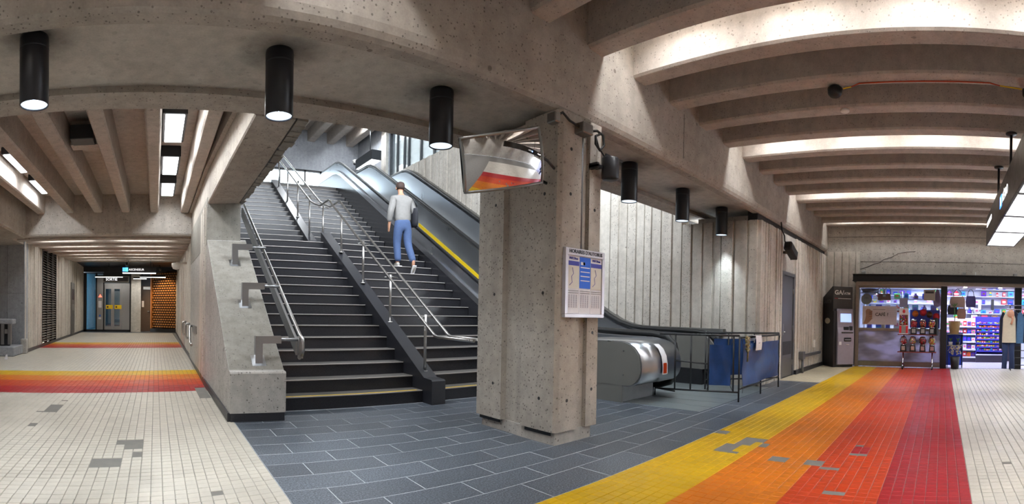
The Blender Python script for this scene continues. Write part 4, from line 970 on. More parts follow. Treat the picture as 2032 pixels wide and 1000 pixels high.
def item(kind, w, d, h, mi, loc, label, cat, group=None):
    key = (kind, round(w, 3), round(d, 3), round(h, 3), mi)
    if key not in PROTO:
        m = MB(); mats = [PAL[mi], PAL[(mi + 4) % 10]]
        if kind == 'box': m.box(-w / 2, w / 2, -d / 2, d / 2, 0, h, 0, .006).box(-w / 2 - .002, -w / 2 + .001, -d * .3, d * .3, h * .3, h * .7, 1)
        elif kind == 'bottle': m.lathe([(d * .5, 0), (d * .5, h * .62), (d * .2, h * .8), (d * .2, h * .93)], (0, 0, 0), 10).lathe([(d * .23, h * .93), (d * .23, h), (.0, h)], (0, 0, 0), 10, 1).lathe([(d * .51, h * .2), (d * .51, h * .5)], (0, 0, 0), 10, 1)
        elif kind == 'bag': m.sheet([[(math.sin(PI * v) * w * .4 * s_, (u - .5) * d, v * h) for u in np.linspace(0, 1, 4)] for v in np.linspace(0, 1, 5) for s_ in (1,)]).sheet([[(-math.sin(PI * v) * w * .4, (u - .5) * d, v * h) for u in np.linspace(0, 1, 4)] for v in np.linspace(0, 1, 5)], 0).box(-w * .42, -w * .40, -d * .25, d * .25, h * .35, h * .65, 1)
        o = m.build({'box': 'packet', 'bottle': 'bottle', 'bag': 'snack_bag'}[kind], mats, origin=(0, 0, 0)); PROTO[key] = o
    else: o = PROTO[key].copy(); COL.objects.link(o)
    o.location = loc; return tag(o, label, cat, group)
rs = random.Random(5)
CN = ['red', 'blue', 'green', 'yellow', 'white', 'purple', 'orange', 'light blue', 'pink', 'brown']
# candy rack of eight tiers
cr = thing('sweets_rack', (16.6, -1.6, 0), 'indigo tiered rack of sweets facing the shop doorway', 'rack')
for i in range(8):
    z = .36 + i * .125; x = 16.35 + i * .035
    MB().box(x, x + .28, -2.05, -1.15, z, z + .012).box(x - .012, x, -2.05, -1.15, z - .012, z + .035).build('tier', SHELFB, cr)
    for j in range(12):
        ci = rs.randrange(10); item('box', .10, .062, .06 + .012 * ((i + j) % 3), ci, (x + .08, -2.01 + .0735 * j, z + .013), f'{CN[ci]} sweet packet, {ORD[j]} from right, {["lowest", "second lowest", "third", "fourth", "fifth", "sixth", "second highest", "highest"][i]} tier of the sweets rack', 'sweets', f'sweets on tier {i + 1} of the rack')
box('back_panel', 16.74, 16.78, -2.08, -1.12, 0, 1.5, SHELFB, cr); box('plinth', 16.34, 16.74, -2.08, -1.12, 0, .24, SHELFD, cr); box('white_ledge', 16.28, 16.7, -2.08, -1.12, .24, .27, SHELF, cr)
MB().prism([(16.34, .24), (16.64, 1.35), (16.74, 1.35), (16.74, .24)], 'y', -2.08, -2.06).build('side_panel', SHELFB, cr); MB().prism([(16.34, .24), (16.64, 1.35), (16.74, 1.35), (16.74, .24)], 'y', -1.14, -1.12).build('side_panel', SHELFB, cr)
# lower shelves left of it
ls = thing('snack_shelf', (16.7, -.8, 0), 'white snack shelves left of the tiered sweets rack', 'shelf')
box('plinth', 16.4, 16.78, -1.12, -.1, 0, .14, SHELFD, ls); box('back_panel', 16.74, 16.78, -1.12, -.1, .14, 1.45, SHELF, ls)
for i in range(5):
    z = .16 + i * .25
    MB().box(16.4, 16.74, -1.12, -.1, z, z + .02).box(16.385, 16.4, -1.12, -.1, z - .02, z + .03).build('shelf_board', SHELF if i else SHELF, ls)
    for j in range(7):
        kd = 'bag' if i in (0, 3) else 'box'
        ci = rs.choice([0, 0, 4, 6, 1, 8, 5]); item(kd, .14, .12, .13 + .02 * (j % 3), ci, (16.5, -1.04 + .14 * j, z + .021), f'{CN[ci]} snack packet, {ORD[j]} from the right on the {["bottom", "second", "middle", "fourth", "top"][i]} board of the snack shelves', 'snack', f'snacks on board {i + 1} of the snack shelves')
# back counter and wall shelving
cn = thing('shop_counter', (17.1, -1.1, 0), 'dark shop counter running behind the sweets rack', 'counter')
MB().box(16.9, 17.3, -2.4, -.1, 0, 1.36).build('base', SHELFD, cn); MB().box(16.86, 17.35, -2.45, -.05, 1.36, 1.41, 0, .008).build('top', pm('counter_top', '77788c', .3), cn)
ww = thing('wall_shelving', (17.7, -.6, 1.4), 'white back wall shelving behind the shop counter', 'shelving')
box('back_board', 17.8, 17.88, -3.2, 3.0, 1.2, 2.75, SHELF, ww)
for z in (1.60, 1.92, 2.2, 2.45):
    box('shelf_board', 17.5, 17.8, -3.2, 3.0, z, z + .025, SHELF, ww)
for i, z in enumerate((1.625, 1.945, 2.225, 2.475)):
    y = -2.9; nn_ = 0
    while y < 2.8:
        if rs.random() < .78:
            kd = rs.choice(['box', 'box', 'bottle', 'bag']); w = rs.choice([.10, .14, .18]); h = rs.choice([.12, .16, .19]) if i < 3 else .15
            ci = rs.choice([0, 1, 1, 2, 3, 4, 4, 7, 7, 5]); nn_ += 1; item(kd, .12, w, h, ci, (17.62, y, z), f'{CN[ci]} {dict(box="box", bottle="bottle", bag="packet")[kd]}, {ORD[nn_ - 1]} from the right, {["lowest", "second", "third", "top"][i]} back wall board', 'goods', f'goods on board {i + 1} of the back wall')
        y += .24
for i, (y, h) in enumerate(((-.85, .34), (-1.05, .3), (-1.3, .34), (-1.75, .36))):
    t = tag(MB().box(17.3, 17.42, y - .05, y + .05, 1.75 - .0, 1.75 + h, 0, .01).build('display_case', PAPER if i < 3 else BLACKMET), ['first pale upright display case from the left on the back shelves', 'second pale upright display case on the back shelves', 'third pale upright display case on the back shelves', 'black upright display case on the back shelves'][i], 'display case')
    MB().cyl((17.36, y, 1.41), (17.36, y, 1.75), .012, 8).lathe([(.05, 1.41), (.05, 1.42)], (17.36, y, 0), 10).build('stand', STEEL, t)
for i, y in enumerate((-.5, -1.1, -1.45, -1.8, -2.15)):
    item(['bag', 'box', 'bag', 'box', 'bag'][i], .16, .2, .14, [2, 4, 0, 9, 8][i], (17.05, y, 1.411), ['green packet at the left end of the counter', 'white box on the middle of the counter', 'red bag on the counter behind the sweets', 'brown box on the counter by the black case', 'pink bag at the right end of the counter'][i], 'goods')
# window display on a low shelf behind the glass
wsf = thing('window_shelf', (14.6, 1.2, 0), 'low display shelf behind the shop window', 'shelf')
for z in (1.05, 1.55, 1.95): box('board', 14.9, 15.2, .1, 2.35, z, z + .025, SHELF, wsf)
for y in (.1, 1.2, 2.33): box('upright', 14.9, 15.2, y, y + .02, 0, 2.2, SHELF, wsf)
WL_ = ['left end', 'left part', 'left of centre', 'centre', 'right of centre', 'right part', 'right end', 'far right end']
for r, z in enumerate((1.076, 1.576, 1.976)):
    for j in range(8):
        kd = ['box', 'bottle', 'bag'][(j + r) % 3]
        item(kd, .14, .14 + .04 * (j % 2), [.26, .22, .17][r], [1, 7, 1, 4, 0, 2, 7, 5][(j + r) % 8], (15.02, 2.18 - .275 * j, z), f'article at the {WL_[j]} of the {["lower", "middle", "upper"][r]} window display board', 'goods')
# poster CAFÉ?
pc = thing('cafe_poster', (14.06, 1.76, 1.2), 'white poster with a hand and the word CAFÉ in the shop window', 'poster')
box('sheet', 14.06, 14.075, 1.27, 2.25, 1.2, 1.72, pm('cafe_sheet', 'cfcbd2', .5, var=.04), pc)
text('lettering', 'CAFÉ', .125, (14.058, 1.74, 1.48), (0, -1, 0), (0, 0, 1), DARKGREY, pc, bold=.0025); text('lettering', '?', .125, (14.058, 1.535, 1.48), (0, -1, 0), (0, 0, 1), DARKGREY, pc, bold=.0025)
HAND = pm('print_hand', 'a98672', .6, var=.15)
MB().prism([(2.23, 1.21), (2.12, 1.21), (2.05, 1.27), (1.995, 1.33), (1.985, 1.45), (1.99, 1.57), (2.04, 1.63), (2.12, 1.64), (2.16, 1.58), (2.15, 1.45), (2.17, 1.34)], 'x', 14.055, 14.06).build('printed_hand', HAND, pc)
for i in range(4): MB().cyl((14.052, 2.06, 1.37 + .062 * i), (14.052, 1.97, 1.375 + .062 * i), .026, 8).build('printed_finger', HAND, pc)
for y in np.arange(1.30, 1.56, .05): box('grid_line', 14.058, 14.06, y, y + .004, 1.42, 1.66, pm('grid_grey', 'a5a2b2', .6) if y < 1.31 else bpy.data.materials['grid_grey'], pc)
for z in np.arange(1.42, 1.67, .06): box('grid_line', 14.058, 14.06, 1.30, 1.56, z, z + .004, bpy.data.materials['grid_grey'], pc)
box('small_print', 14.058, 14.06, 1.6, 1.95, 1.62, 1.63, DARKGREY, pc)
t = tag(MB().lathe([(.0, 0), (.06, -.0), (.07, .12), (.075, .2), (.0, .2)], (14.2, 1.66, 1.1), 14).build('paper_cup', PAPER), 'white paper cup behind the CAFÉ poster', 'cup')
hb = thing('handbag', (14.3, 1.66, 1.9), 'dark red handbag hanging in the top of the shop window', 'bag')
MB().prism([(1.47, 1.90), (1.85, 1.90), (1.83, 2.08), (1.49, 2.08)], 'x', 14.25, 14.37).build('body', pm('red_leather', '6d1f1c', .4), hb)
for y in (1.57, 1.76): MB().tube([(14.3, y - .09, 2.07), (14.3, y - .08, 2.22), (14.3, y, 2.27), (14.3, y + .08, 2.22), (14.3, y + .09, 2.07)], .012, 6).build('handle', RUBBER, hb)
box('clasp', 14.24, 14.25, 1.62, 1.7, 2.0, 2.05, STEEL, hb)
t = tag(MB().lathe([(.0, 0), (.1, .0), (.2, .06), (.28, .18), (.0, .2)], (14.6, 2.12, 2.06), 18, sy=1.0).lathe([(.3, .05), (.2, .1)], (14.6, 2.12, 2.06), 18).build('hat', pm('grey_felt', '7d7f96', .8)), 'grey hat hanging at the top left of the shop window', 'hat')
m = MB(); m.T = Matrix.Translation((14.45, 2.2, 1.93)) @ Matrix.Rotation(PI / 2, 4, 'Y'); m.lathe([(.0, 0.02), (.08, .02)] + [(.16, 0)], (0, 0, 0), 20)
t = tag(m.build('straw_hat', pm('straw', 'b7a994', .8, var=.2, scale=60, bump=.3)), 'round straw hat hanging under the grey hat in the window', 'hat'); MB().lathe([(.05, .03), (.08, .02)], (14.45, 2.2, 1.93), 12).build('band', DARKGREY, t)
t = tag(box('window_notice', 14.07, 14.085, .97, 1.2, 1.7, 1.96, pm('notice_grey', '9593ab', .6)), 'plain grey notice stuck on the shop window', 'notice')
t = tag(box('opening_sign', 14.07, 14.085, .2, .52, 1.9, 2.2, pm('sign_beige', 'a9a59c', .6)), 'beige sign with dark band stuck high on the window', 'sign'); box('dark_band', 14.066, 14.07, .24, .48, 2.1, 2.16, DARKGREY, t)
t = tag(box('colour_poster', 14.07, 14.085, .06, .9, 1.12, 1.63, pm('poster_navy', '262d86', .5)), 'navy poster with red and brown shapes behind the sweet dispensers', 'poster')
for i, (y, z, r, c) in enumerate(((.75, 1.52, .09, 6), (.53, 1.56, .1, 0), (.35, 1.5, .09, 9), (.16, 1.45, .1, 0), (.82, 1.3, .07, 9), (.2, 1.3, .08, 1))):
    m = MB(); m.T = Matrix.Translation((14.066, y, z)) @ Matrix.Rotation(PI / 2, 4, 'Y'); m.lathe([(.0, 0), (r, .002)], (0, 0, 0), 14).build('printed_shape', PAL[c], t)
t = tag(MB().lathe([(.0, 0), (.1, .05), (.13, .2), (.1, .35), (.04, .5), (.0, .52)], (14.4, .14, 1.72), 12).build('purple_scarf', pm('scarf', '7d4a86', .8, var=.2, scale=30, bump=.4)), 'purple scarf hanging at the right of the shop window', 'scarf')
MB().tube([(14.4, .14, 2.24), (14.4, .14, 2.32)], .01, 5).build('hook', STEEL, t)
ex = tag(MB().lathe([(.0, 0), (.06, .0), (.065, .02), (.065, .42), (.05, .48), (.0, .5)], (13.98, .16, .92), 14).build('door_handle_bar', BLACKMET), 'black vertical handle box on the shop window edge', 'handle')
box('back_plate', 14.0, 14.06, .1, .22, .95, 1.4, BLACKMET, ex)
# gumball dispensers on a chrome stand
CHROME = pm('chrome', 'c4c2c8', .15, 1., var=.05); RCH = pm('red_chrome', 'a05a52', .2, .9, var=.1)
gs = thing('dispenser_stand', (13.75, .65, 0), 'chrome stand carrying sweet dispensers before the shop window', 'stand')
MB().box(13.6, 13.95, .14, 1.2, .93, .955, 0, .005).build('upper_shelf', RCH, gs); MB().box(13.6, 13.95, .14, 1.2, .455, .48, 0, .005).build('lower_shelf', RCH, gs)
for y in (.25, 1.05):
    MB().tube([(13.55, y, .07), (13.62, y, .12), (13.7, y, .2), (13.72, y, .46)], .02, 8).tube([(14.0, y, .06), (13.9, y, .1), (13.72, y, .2)], .018, 8).build('leg', CHROME, gs)
    for x in (13.55, 14.0): MB().cyl((x, y - .02, .045), (x, y + .02, .045), .045, 12).build('castor', BLACKMET, gs)
    MB().tube([(13.92, y, .48), (13.92, y, .93)], .015, 8).build('upright', CHROME, gs)
GLOBE = glass('globe_glass', (.97, .97, .97), fac=.1)
def dispenser(x, y, z, ball, label, big=1.):
    t = thing('sweet_dispenser', (x, y, z), label, 'dispenser', 'sweet dispensers on the chrome stand')
    MB().prism([(y - .085, z), (y + .085, z), (y + .07, z + .17), (y - .07, z + .17)], 'x', x - .08, x + .08).build('base', BLACKMET, t)
    MB().box(x - .088, x - .075, y - .05, y + .05, z + .03, z + .15, 0, .004).cyl((x - .1, y, z + .1), (x - .075, y, z + .1), .03, 10).build('coin_plate', CHROME, t)
    MB().lathe([(.075, .17), (.09, .185), (.06, .2)], (x, y, z), 14).build('collar', CHROME, t)
    MB().lathe([(.05, .2), (.10, .25), (.105, .32), (.08, .37)], (x, y, z), 16).build('globe', GLOBE, t)
    b = MB(); r = random.Random(int(y * 100))
    for i in range(60):
        a = r.uniform(0, 2 * PI); q = .078 * math.sqrt(r.random()); zz = .215 + .125 * r.random()
        b.lathe([(.0, -.022), (.022, 0), (.0, .022)], (x + q * math.cos(a), y + q * math.sin(a), z + zz), 6, i % 3)
    b.build('sweets', [PAL[c] for c in ball], t)['kind'] = 'stuff'
    MB().lathe([(.085, .365), (.08, .39), (.05, .41), (.0, .415)], (x, y, z), 14).build('cap', CHROME, t)
for i, y in enumerate((.77, .52, .27)): dispenser(13.76, y, .955, [(0, 0, 0), (0, 6, 9), (0, 0, 3)][i], ['upper sweet dispenser with all red sweets next to the tall machine', 'upper sweet dispenser in the middle of the top shelf', 'upper sweet dispenser at the right end of the top shelf'][i])
for i, y in enumerate((1.05, .79, .52, .26)): dispenser(13.76, y, .48, [(0, 0, 4), (4, 6, 3), (0, 0, 9), (3, 3, 0)][i], ['lower sweet dispenser at the left end', 'second lower sweet dispenser from the left with pale sweets', 'third lower sweet dispenser from the left', 'lower sweet dispenser at the right end with yellow sweets'][i])
tm = thing('capsule_machine', (13.78, 1.04, .955), 'tall red and white capsule machine on the upper shelf of the stand', 'dispenser')
box('cabinet', 13.68, 13.88, .92, 1.17, .955, 1.66, PAPER, tm); 
for y in (.925, 1.105): box('red_side', 13.672, 13.68, y, y + .06, .98, 1.18, PAL[0], tm)
box('coin_panel', 13.67, 13.68, .985, 1.1, .98, 1.18, CHROME, tm); box('window_frame', 13.668, 13.68, .93, 1.16, 1.2, 1.48, RCH, tm)
b = MB(); r = random.Random(3)
for i in range(34): b.lathe([(.0, -.02), (.02, 0), (.0, .02)], (13.668, r.uniform(.95, 1.14), r.uniform(1.22, 1.46)), 6, i % 4)
b.build('capsules', [PAL[0], PAL[1], PAL[4], PAL[2]], tm)['kind'] = 'stuff'; MB().lathe([(.0, 1.52), (.04, 1.55), (.04, 1.6), (.0, 1.64)], (13.67, 1.04, 0), 10).build('red_emblem', PAL[0], tm)
# plants, bags, bin in the doorway
LEAF = pm('leaf_green', '4d7a3c', .5, var=.2, scale=20)
def leaf(m, p, q, w):
    p, q = Vector(p), Vector(q); s = (q - p).cross(Vector((0, 0, 1))); s = s.normalized() * w if s.length > 1e-4 else Vector((w, 0, 0)); mid = (p + q) / 2 + Vector((0, 0, .02))
    m.add([p, mid + s, q, mid - s, mid + Vector((0, 0, .01))], [(0, 1, 4), (1, 2, 4), (2, 3, 4), (3, 0, 4)], 0, True)
ps = thing('plant_stand', (14.3, -.36, 0), 'small blue backed plant stand at the left of the shop doorway', 'stand')
for z in (.62, .95): box('shelf', 14.2, 14.5, -.6, -.16, z, z + .02, STEEL_D, ps)
box('blue_back', 14.5, 14.53, -.62, -.14, .06, 1.0, pm('stand_blue', '1f3fc0', .5), ps)
for y in (-.59, -.17): MB().tube([(14.22, y, 0), (14.22, y, .97)], .012, 6).tube([(14.48, y, 0), (14.48, y, .97)], .012, 6).build('leg', BLACKMET, ps)
bk = thing('potted_plant', (14.3, -.36, .97), 'wicker basket planter with a thin green stem by the doorway', 'plant')
MB().lathe([(.0, .97), (.13, .97), (.16, 1.2), (.175, 1.33), (.16, 1.335), (.14, 1.24), (.0, 1.24)], (14.3, -.36, 0), 18).build('basket', pm('wicker', 'a58a5e', .8, var=.3, scale=60, bump=.6), bk)
MB().tube([(14.3, -.36, 1.24), (14.29, -.37, 1.5), (14.3, -.35, 1.75)], .014, 6).build('stem', LEAF, bk)
for i in range(8):
    m = MB(); a = i * .8; leaf(m, (14.3, -.35, 1.72), (14.3 + .12 * math.cos(a), -.35 + .14 * math.sin(a), 1.82 + .02 * (i % 3)), .03); m.build('leaf', LEAF, bk)
for i, (y, col) in enumerate(((-.26, 'pale pot'), (-.47, 'dark pot'))):
    t = thing('potted_plant', (14.33, y, .64), f'tiny plant in a {col} on the lower board of the plant stand', 'plant')
    MB().lathe([(.0, .64), (.05, .64), (.06, .74), (.0, .74)], (14.33, y, 0), 12).build('pot', PAPER if i == 0 else BLACKMET, t)
    for q in range(7):
        m = MB(); a = q * .9; leaf(m, (14.33, y, .73), (14.33 + .07 * math.cos(a), y + .07 * math.sin(a), .84 + .02 * (q % 3)), .02); m.build('leaf', LEAF, t)
bn = thing('waste_bin', (13.98, -.38, 0), 'black bin holding wrapped flowers at the left of the doorway', 'bin')
MB().lathe([(.0, 0), (.11, 0), (.14, .34), (.13, .34), (.1, .03), (.0, .03)], (13.98, -.38, .004), 18).build('bucket', BLACKMET, bn)
for i in range(2):
    m = MB(); r = random.Random(i + 9)
    for q in range(60):
        a, e = r.uniform(0, 2 * PI), r.uniform(0, 1); p = (13.98 + .12 * e * math.cos(a), -.30 - .16 * i + .1 * e * math.sin(a), .38 + .26 * r.random())
        leaf(m, p, (p[0] + r.uniform(-.05, .05), p[1] + r.uniform(-.05, .05), p[2] + r.uniform(-.01, .06)), .02)
    o = m.build('wrapped_bouquet', pm('dried_flowers', 'a09482', .8, var=.4, scale=60) if i == 0 else bpy.data.materials['dried_flowers'], bn); o['kind'] = 'stuff'
hbr = thing('bag_rail', (14.4, -.5, 2.3), 'steel hook rail holding bags inside the shop doorway', 'rail')
MB().tube([(14.4, -.12, 2.26), (14.4, -.95, 2.26)], .012, 8).tube([(14.4, -.12, 2.26), (14.4, -.12, 2.4)], .012, 6).tube([(14.4, -.95, 2.26), (14.4, -.95, 2.75)], .012, 6).build('bar', STEEL, hbr)
for i, (y, z, w, h, c, lb) in enumerate(((-.44, 1.73, .44, .30, 'a08a88', 'large pale pink handbag hanging in the shop doorway'), (-.82, 1.74, .3, .32, '3d3a78', 'round violet bag hanging behind the pink handbag'), (-.56, 1.40, .26, .3, 'a88478', 'tan tote bag hanging below the pink handbag'), (-.3, 1.52, .3, .26, '22232b', 'black bag hanging at the left of the doorway'))):
    t = thing('hanging_bag', (14.36 + .05 * i, y, z), lb, 'bag', 'bags hanging in the shop doorway'); x = 14.34 + .06 * i
    P = [(y - w / 2 + .02, z), (y + w / 2 - .02, z), (y + w / 2, z + h * .5), (y + w * .4, z + h), (y - w * .4, z + h), (y - w / 2, z + h * .5)]
    MB().prism(P, 'x', x - .05, x + .05).build('body', pm('bag_' + c, c, .5, var=.12), t)
    MB().tube([(x, y - w * .3, z + h), (x, y - w * .25, z + h + .12), (x, y, 2.27 if i != 2 else z + h + .3), (x, y + w * .25, z + h + .12), (x, y + w * .3, z + h)], .01, 6).build('strap', RUBBER, t)
# clothes rack
cl = thing('clothes_rack', (13.75, -2.1, 0), 'black tubular clothes rack standing at the right of the doorway', 'clothes rack')
MB().tube([(13.6, -1.75, 1.68), (13.6, -2.7, 1.68)], .014, 8).build('front_bar', CHROME, cl); MB().tube([(13.9, -1.75, 1.8), (13.9, -2.7, 1.8)], .014, 8).build('rear_bar', CHROME, cl)
for y in (-1.9, -2.65):
    MB().tube([(13.6, y, 1.68), (13.62, y, 0)], .014, 8).tube([(13.9, y, 1.8), (13.88, y, 0)], .014, 8).tube([(13.62, y, .3), (13.88, y, .3)], .012, 6).build('frame', BLACKMET, cl)
for z in (.15, .35, .55): MB().tube([(13.62, -1.9, z), (13.62, -2.65, z)], .01, 6).build('lower_bar', BLACKMET, cl)
def garment(x, y, zt, w, h, mat, label, kind='garment', flare=1.1, cat='clothes', dz=0., yaw=0.):
    t = thing(kind, (x, y, zt - h), label, cat)
    n = 14; g = []
    for j in range(11):
        v = j / 10; hw = w * .5 * (.25 if j == 0 else (.85 if j == 1 else 1. + (flare - 1) * v)); r = []
        for i in range(n + 1):
            a = PI * 2 * i / n; r.append((x + .05 * math.cos(a) * (1 + .25 * math.sin(a * 4 + v * 3)), y + hw * math.sin(a) * (1 + .04 * math.sin(7 * a)), zt - .05 * (j > 0) - h * v))
        g.append(r)
    MB().sheet(g).build('cloth', mat, t)
    MB().tube([(x, y, zt), (x, y, zt + .06), (x, y + .03, zt + .09)], .005, 5).tube([(x, y - w * .4, zt - .06), (x, y, zt), (x, y + w * .4, zt - .06)], .006, 5).build('hanger', STEEL, t)
    return t
CREAMC = pm('cream_cotton', 'e0d6c4', .8, var=.06, bump=.2); PEACH = pm('peach_silk', 'e8b096', .7, var=.08); DENIM = pm('dark_denim', '2c3d66', .8, var=.2, scale=50); NAVY = pm('navy_cloth', '222a44', .8, var=.15); TEALD = pm('blue_chambray', '4f78a4', .8, var=.15)
b1 = garment(13.52, -1.83, 1.64, .34, .82, CREAMC, 'cream blouse with a peach scarf on the front of the clothes rack', 'blouse', 1.15)
MB().lathe([(.05, 1.66), (.09, 1.6), (.10, 1.5), (.05, 1.45)], (13.5, -1.87, 0), 12).tube([(13.45, -1.88, 1.55), (13.45, -1.92, 1.4), (13.46, -1.88, 1.27)], .03, 8).build('scarf', PEACH, b1)
j1_ = thing('jeans', (13.56, -1.82, .05), 'dark blue jeans hanging below the cream blouse', 'clothes')
for y in (-1.73, -1.91): MB().tube([(13.56, y - .0, .82), (13.56, y, .5), (13.55, y + .02 * (1 if y > -1.8 else -1), .06)], [.09, .075, .07], 12, flat=.6).build('leg', DENIM, j1_)
garment(13.6, -2.0, 1.62, .28, .9, NAVY, 'navy garment behind the cream blouse on the rack', 'jacket', 1.05); garment(13.58, -2.14, 1.6, .26, .8, TEALD, 'blue denim shirt hanging right of the cream blouse', 'shirt', 1.05)
garment(13.6, -2.28, 1.6, .24, .78, NAVY, 'dark shirt hanging at the right end of the rack in view', 'shirt', 1.05); garment(13.66, -1.68, 1.6, .2, .95, NAVY, 'dark garment peeping out left of the cream blouse', 'dress', 1.05)
# ------------------------------------------------------------------ corridor: louvre door, fittings, far end
lv = thing('louvre_door', (-3.84, 17.7, .1), 'dark louvred double door in the left ribbed wall of the corridor', 'door')
for y in (16.3, 17.15, 18.1, 18.98): box('stile', xl(y) - .05, xl(y) + .05, y, y + .07, .1, 3.45, BLACKMET, lv)
s0 = None
for k in range(38):
    z = .16 + .086 * k
    if s0 is None:
        m = loft([[(u + .0 + xl(y_) + 3.75, y_, v) for u, v in ((-3.785, 0), (-3.70, -.05), (-3.70, -.04), (-3.785, .012))] for y_ in (16.37, 18.98)]); s0 = m.build('slat', pm('slat_grey', '6a655d', .5, var=.15), lv, origin=(-3.74, 17.67, 0)); q = s0
    else: q = s0.copy(); COL.objects.link(q)
    q.location = Vector((-3.74, 17.67, z + .05)) - lv.location
lk = thing('wall_cabinet', (-3.92, 23.3, .1), 'narrow steel cabinet set in the left ribbed wall', 'cabinet')
box('frame', -3.98, -3.88, 22.9, 23.8, .1, 2.5, STEEL_D, lk); box('screen', -3.88, -3.87, 23.05, 23.65, 1.7, 2.2, BLACKMET, lk); box('button_plate', -3.88, -3.87, 23.1, 23.6, 1.2, 1.5, STEEL, lk)
hw = thing('grab_rails', (.8, 12.5, .5), 'three short bent steel rails on the right wall of the corridor', 'rail')
for y0 in (14.7, 12.65):
    MB().tube([(xr(y0) + dx, y0 + .5, z) for dx, z in ((-.0, .92), (-.12, .92), (-.14, .86), (-.14, .60), (-.12, .54), (-.0, .54))], .03, 8).build('rail', RAIL_ST, hw)
MB().tube([(.91, 11.5, .92), (.80, 11.5, .92), (.78, 11.45, .86), (.78, 11.3, .65), (.78, 11.1, .55), (.78, 10.75, .53)], .03, 8).build('rail', RAIL_ST, hw)
for y0, y1 in ((10.4, 11.6), (12.9, 13.4), (14.9, 15.4)): box('back_plate', xr(y0) - .055, xr(y1) - .02, y0, y1, .78, .94, STEEL_D, hw)
t = thing('security_camera', (.75, 15.3, 2.65), 'white camera on the right corridor wall near the ceiling', 'camera')
MB().lathe([(.0, 2.5), (.1, 2.53), (.14, 2.62), (.14, 2.7), (.0, 2.72)], (.62, 15.3, 0), 14).box(.62, .98, 15.25, 15.35, 2.68, 2.74).build('housing', WHITE, t)
gd = thing('stair_guard', (-4.3, 13.2, 0), 'grey concrete topped guard with steel posts at the left edge', 'guard')
MB().box(-6, -3.80, 12.95, 13.3, .86, 1.0, 0, .02).build('top_rail', C_COOL, gd)
for x in (-4.12, -3.92): MB().box(x - .045, x + .045, 13.05, 13.14, .3, .86, 0, .004).build('post', STEEL, gd)
box('bolt_plate', -4.05, -3.97, 13.03, 13.05, .6, .72, STEEL, gd)
MB().box(-6, -3.72, 12.8, 13.75, 0, .26, 0, .02).build('kerb', C_COOL, gd)
box('dark_panel', -6, -3.95, 13.2, 13.25, .26, .86, DARKGREY, gd)
m = MB(); m.add([(-3.73, 12.0, .005), (-3.64, 12.02, .005), (-3.67, 12.06, .13), (-3.71, 12.05, .12), (-3.61, 11.9, .006)], [(0, 1, 2, 3), (1, 4, 2)])
tag(m.build('paper_litter', PAPER), 'crumpled white paper litter on the tiles at the far left', 'litter')
# end wall with lift
ER = struct(MB().box(-4.2, 1.4, 28.9, 29.1, 0, 4).build('wall_end', DARKGREY), 'dark wall at the end of the corridor', 'wall')
box('lintel', -4.2, 1.4, 27.9, 28.9, 3.35, 4.0, BLACKMET, ER)
struct(MB().box(-4.3, 1.6, 24.2, 29, 3.62, 3.9).build('ceiling_lobby', BLACKMET), 'dark ceiling of the lift lobby', 'ceiling')
struct(box('floor_lobby', -4.2, 1.3, 26.9, 29, -.006, .004, SLATE), 'grey slate strip before the lift', 'floor')
lf = thing('lift', (-2.8, 28, 0), 'steel and glass lift entrance under the SORTIE sign', 'lift')
MB().box(-4.2, -3.88, 27.95, 28.1, 0, 3.3).box(-3.36, -3.28, 27.95, 28.1, 0, 3.3).box(-2.94, -2.87, 27.95, 28.1, 0, 3.3).box(-1.45, -1.36, 27.95, 28.1, 0, 3.3).box(-4.1, -1.36, 27.95, 28.1, 0, .12).box(-2.9, -1.4, 27.95, 28.1, 3.12, 3.35).build('frame', BLACKMET, lf)
box('side_pane', -3.88, -3.36, 28.0, 28.02, .12, 3.3, GLASS_BLUE, lf)
box('control_panel', -3.28, -2.94, 27.93, 28.0, .12, 3.1, STEEL, lf)
MB().prism([(-3.2, 1.93), (-3.0, 1.93), (-3.1, 2.1)], 'y', 27.92, 27.93).build('red_indicator', emat('red_led', 'ff3a20', 3.), lf); box('notice', -3.2, -3.02, 27.92, 27.93, 1.35, 1.72, PAPER, lf); box('notice', -3.2, -3.04, 27.92, 27.93, .7, .8, PAPER, lf); box('blue_symbol', -3.15, -3.07, 27.92, 27.93, .85, .95, BLUE_P, lf)
for a, c in ((-2.86, -2.37), (-2.37, -1.88)):
    d = MB(); d.box(a, a + .06, 27.97, 28.03, .3, 2.4).box(c - .12, c - .005, 27.97, 28.03, .3, 2.4).box(a, c - .005, 27.97, 28.03, .12, .3).box(a, c - .005, 27.97, 28.03, 2.4, 2.62)
    o = d.build('door_leaf', STEEL, lf); box('pane', a + .06, c - .12, 28.0, 28.01, .3, 2.4, GLASS_BLUE, o)
    box('yellow_sticker', a + .08, c - .02, 27.95, 27.965, 1.28, 1.5, YELLOW, o); MB().cyl((a + .18, 27.945, 1.39), (a + .18, 27.95, 1.39), .05, 12).build('black_mark', BLACKMET, o)
box('door_jamb', -1.88, -1.45, 27.97, 28.05, .12, 2.62, STEEL, lf); box('door_head', -2.87, -1.45, 27.95, 28.05, 2.62, 2.72, STEEL, lf)
box('lift_back', -4.1, -1.4, 28.7, 28.8, 0, 3.3, pm('lift_interior', '6a7d86', .3, .2), lf)
sn = thing('exit_sign', (-2.5, 27.9, 2.75), 'dark SORTIE sign above the lift doors', 'sign')
MB().box(-2.95, -1.5, 27.8, 27.92, 2.76, 3.1, 0, .01).build('case', pm('sign_frame', 'a9a5a0', .4), sn); box('face', -2.91, -1.54, 27.79, 27.8, 2.8, 3.06, pm('sign_face', '3a3638', .5), sn)
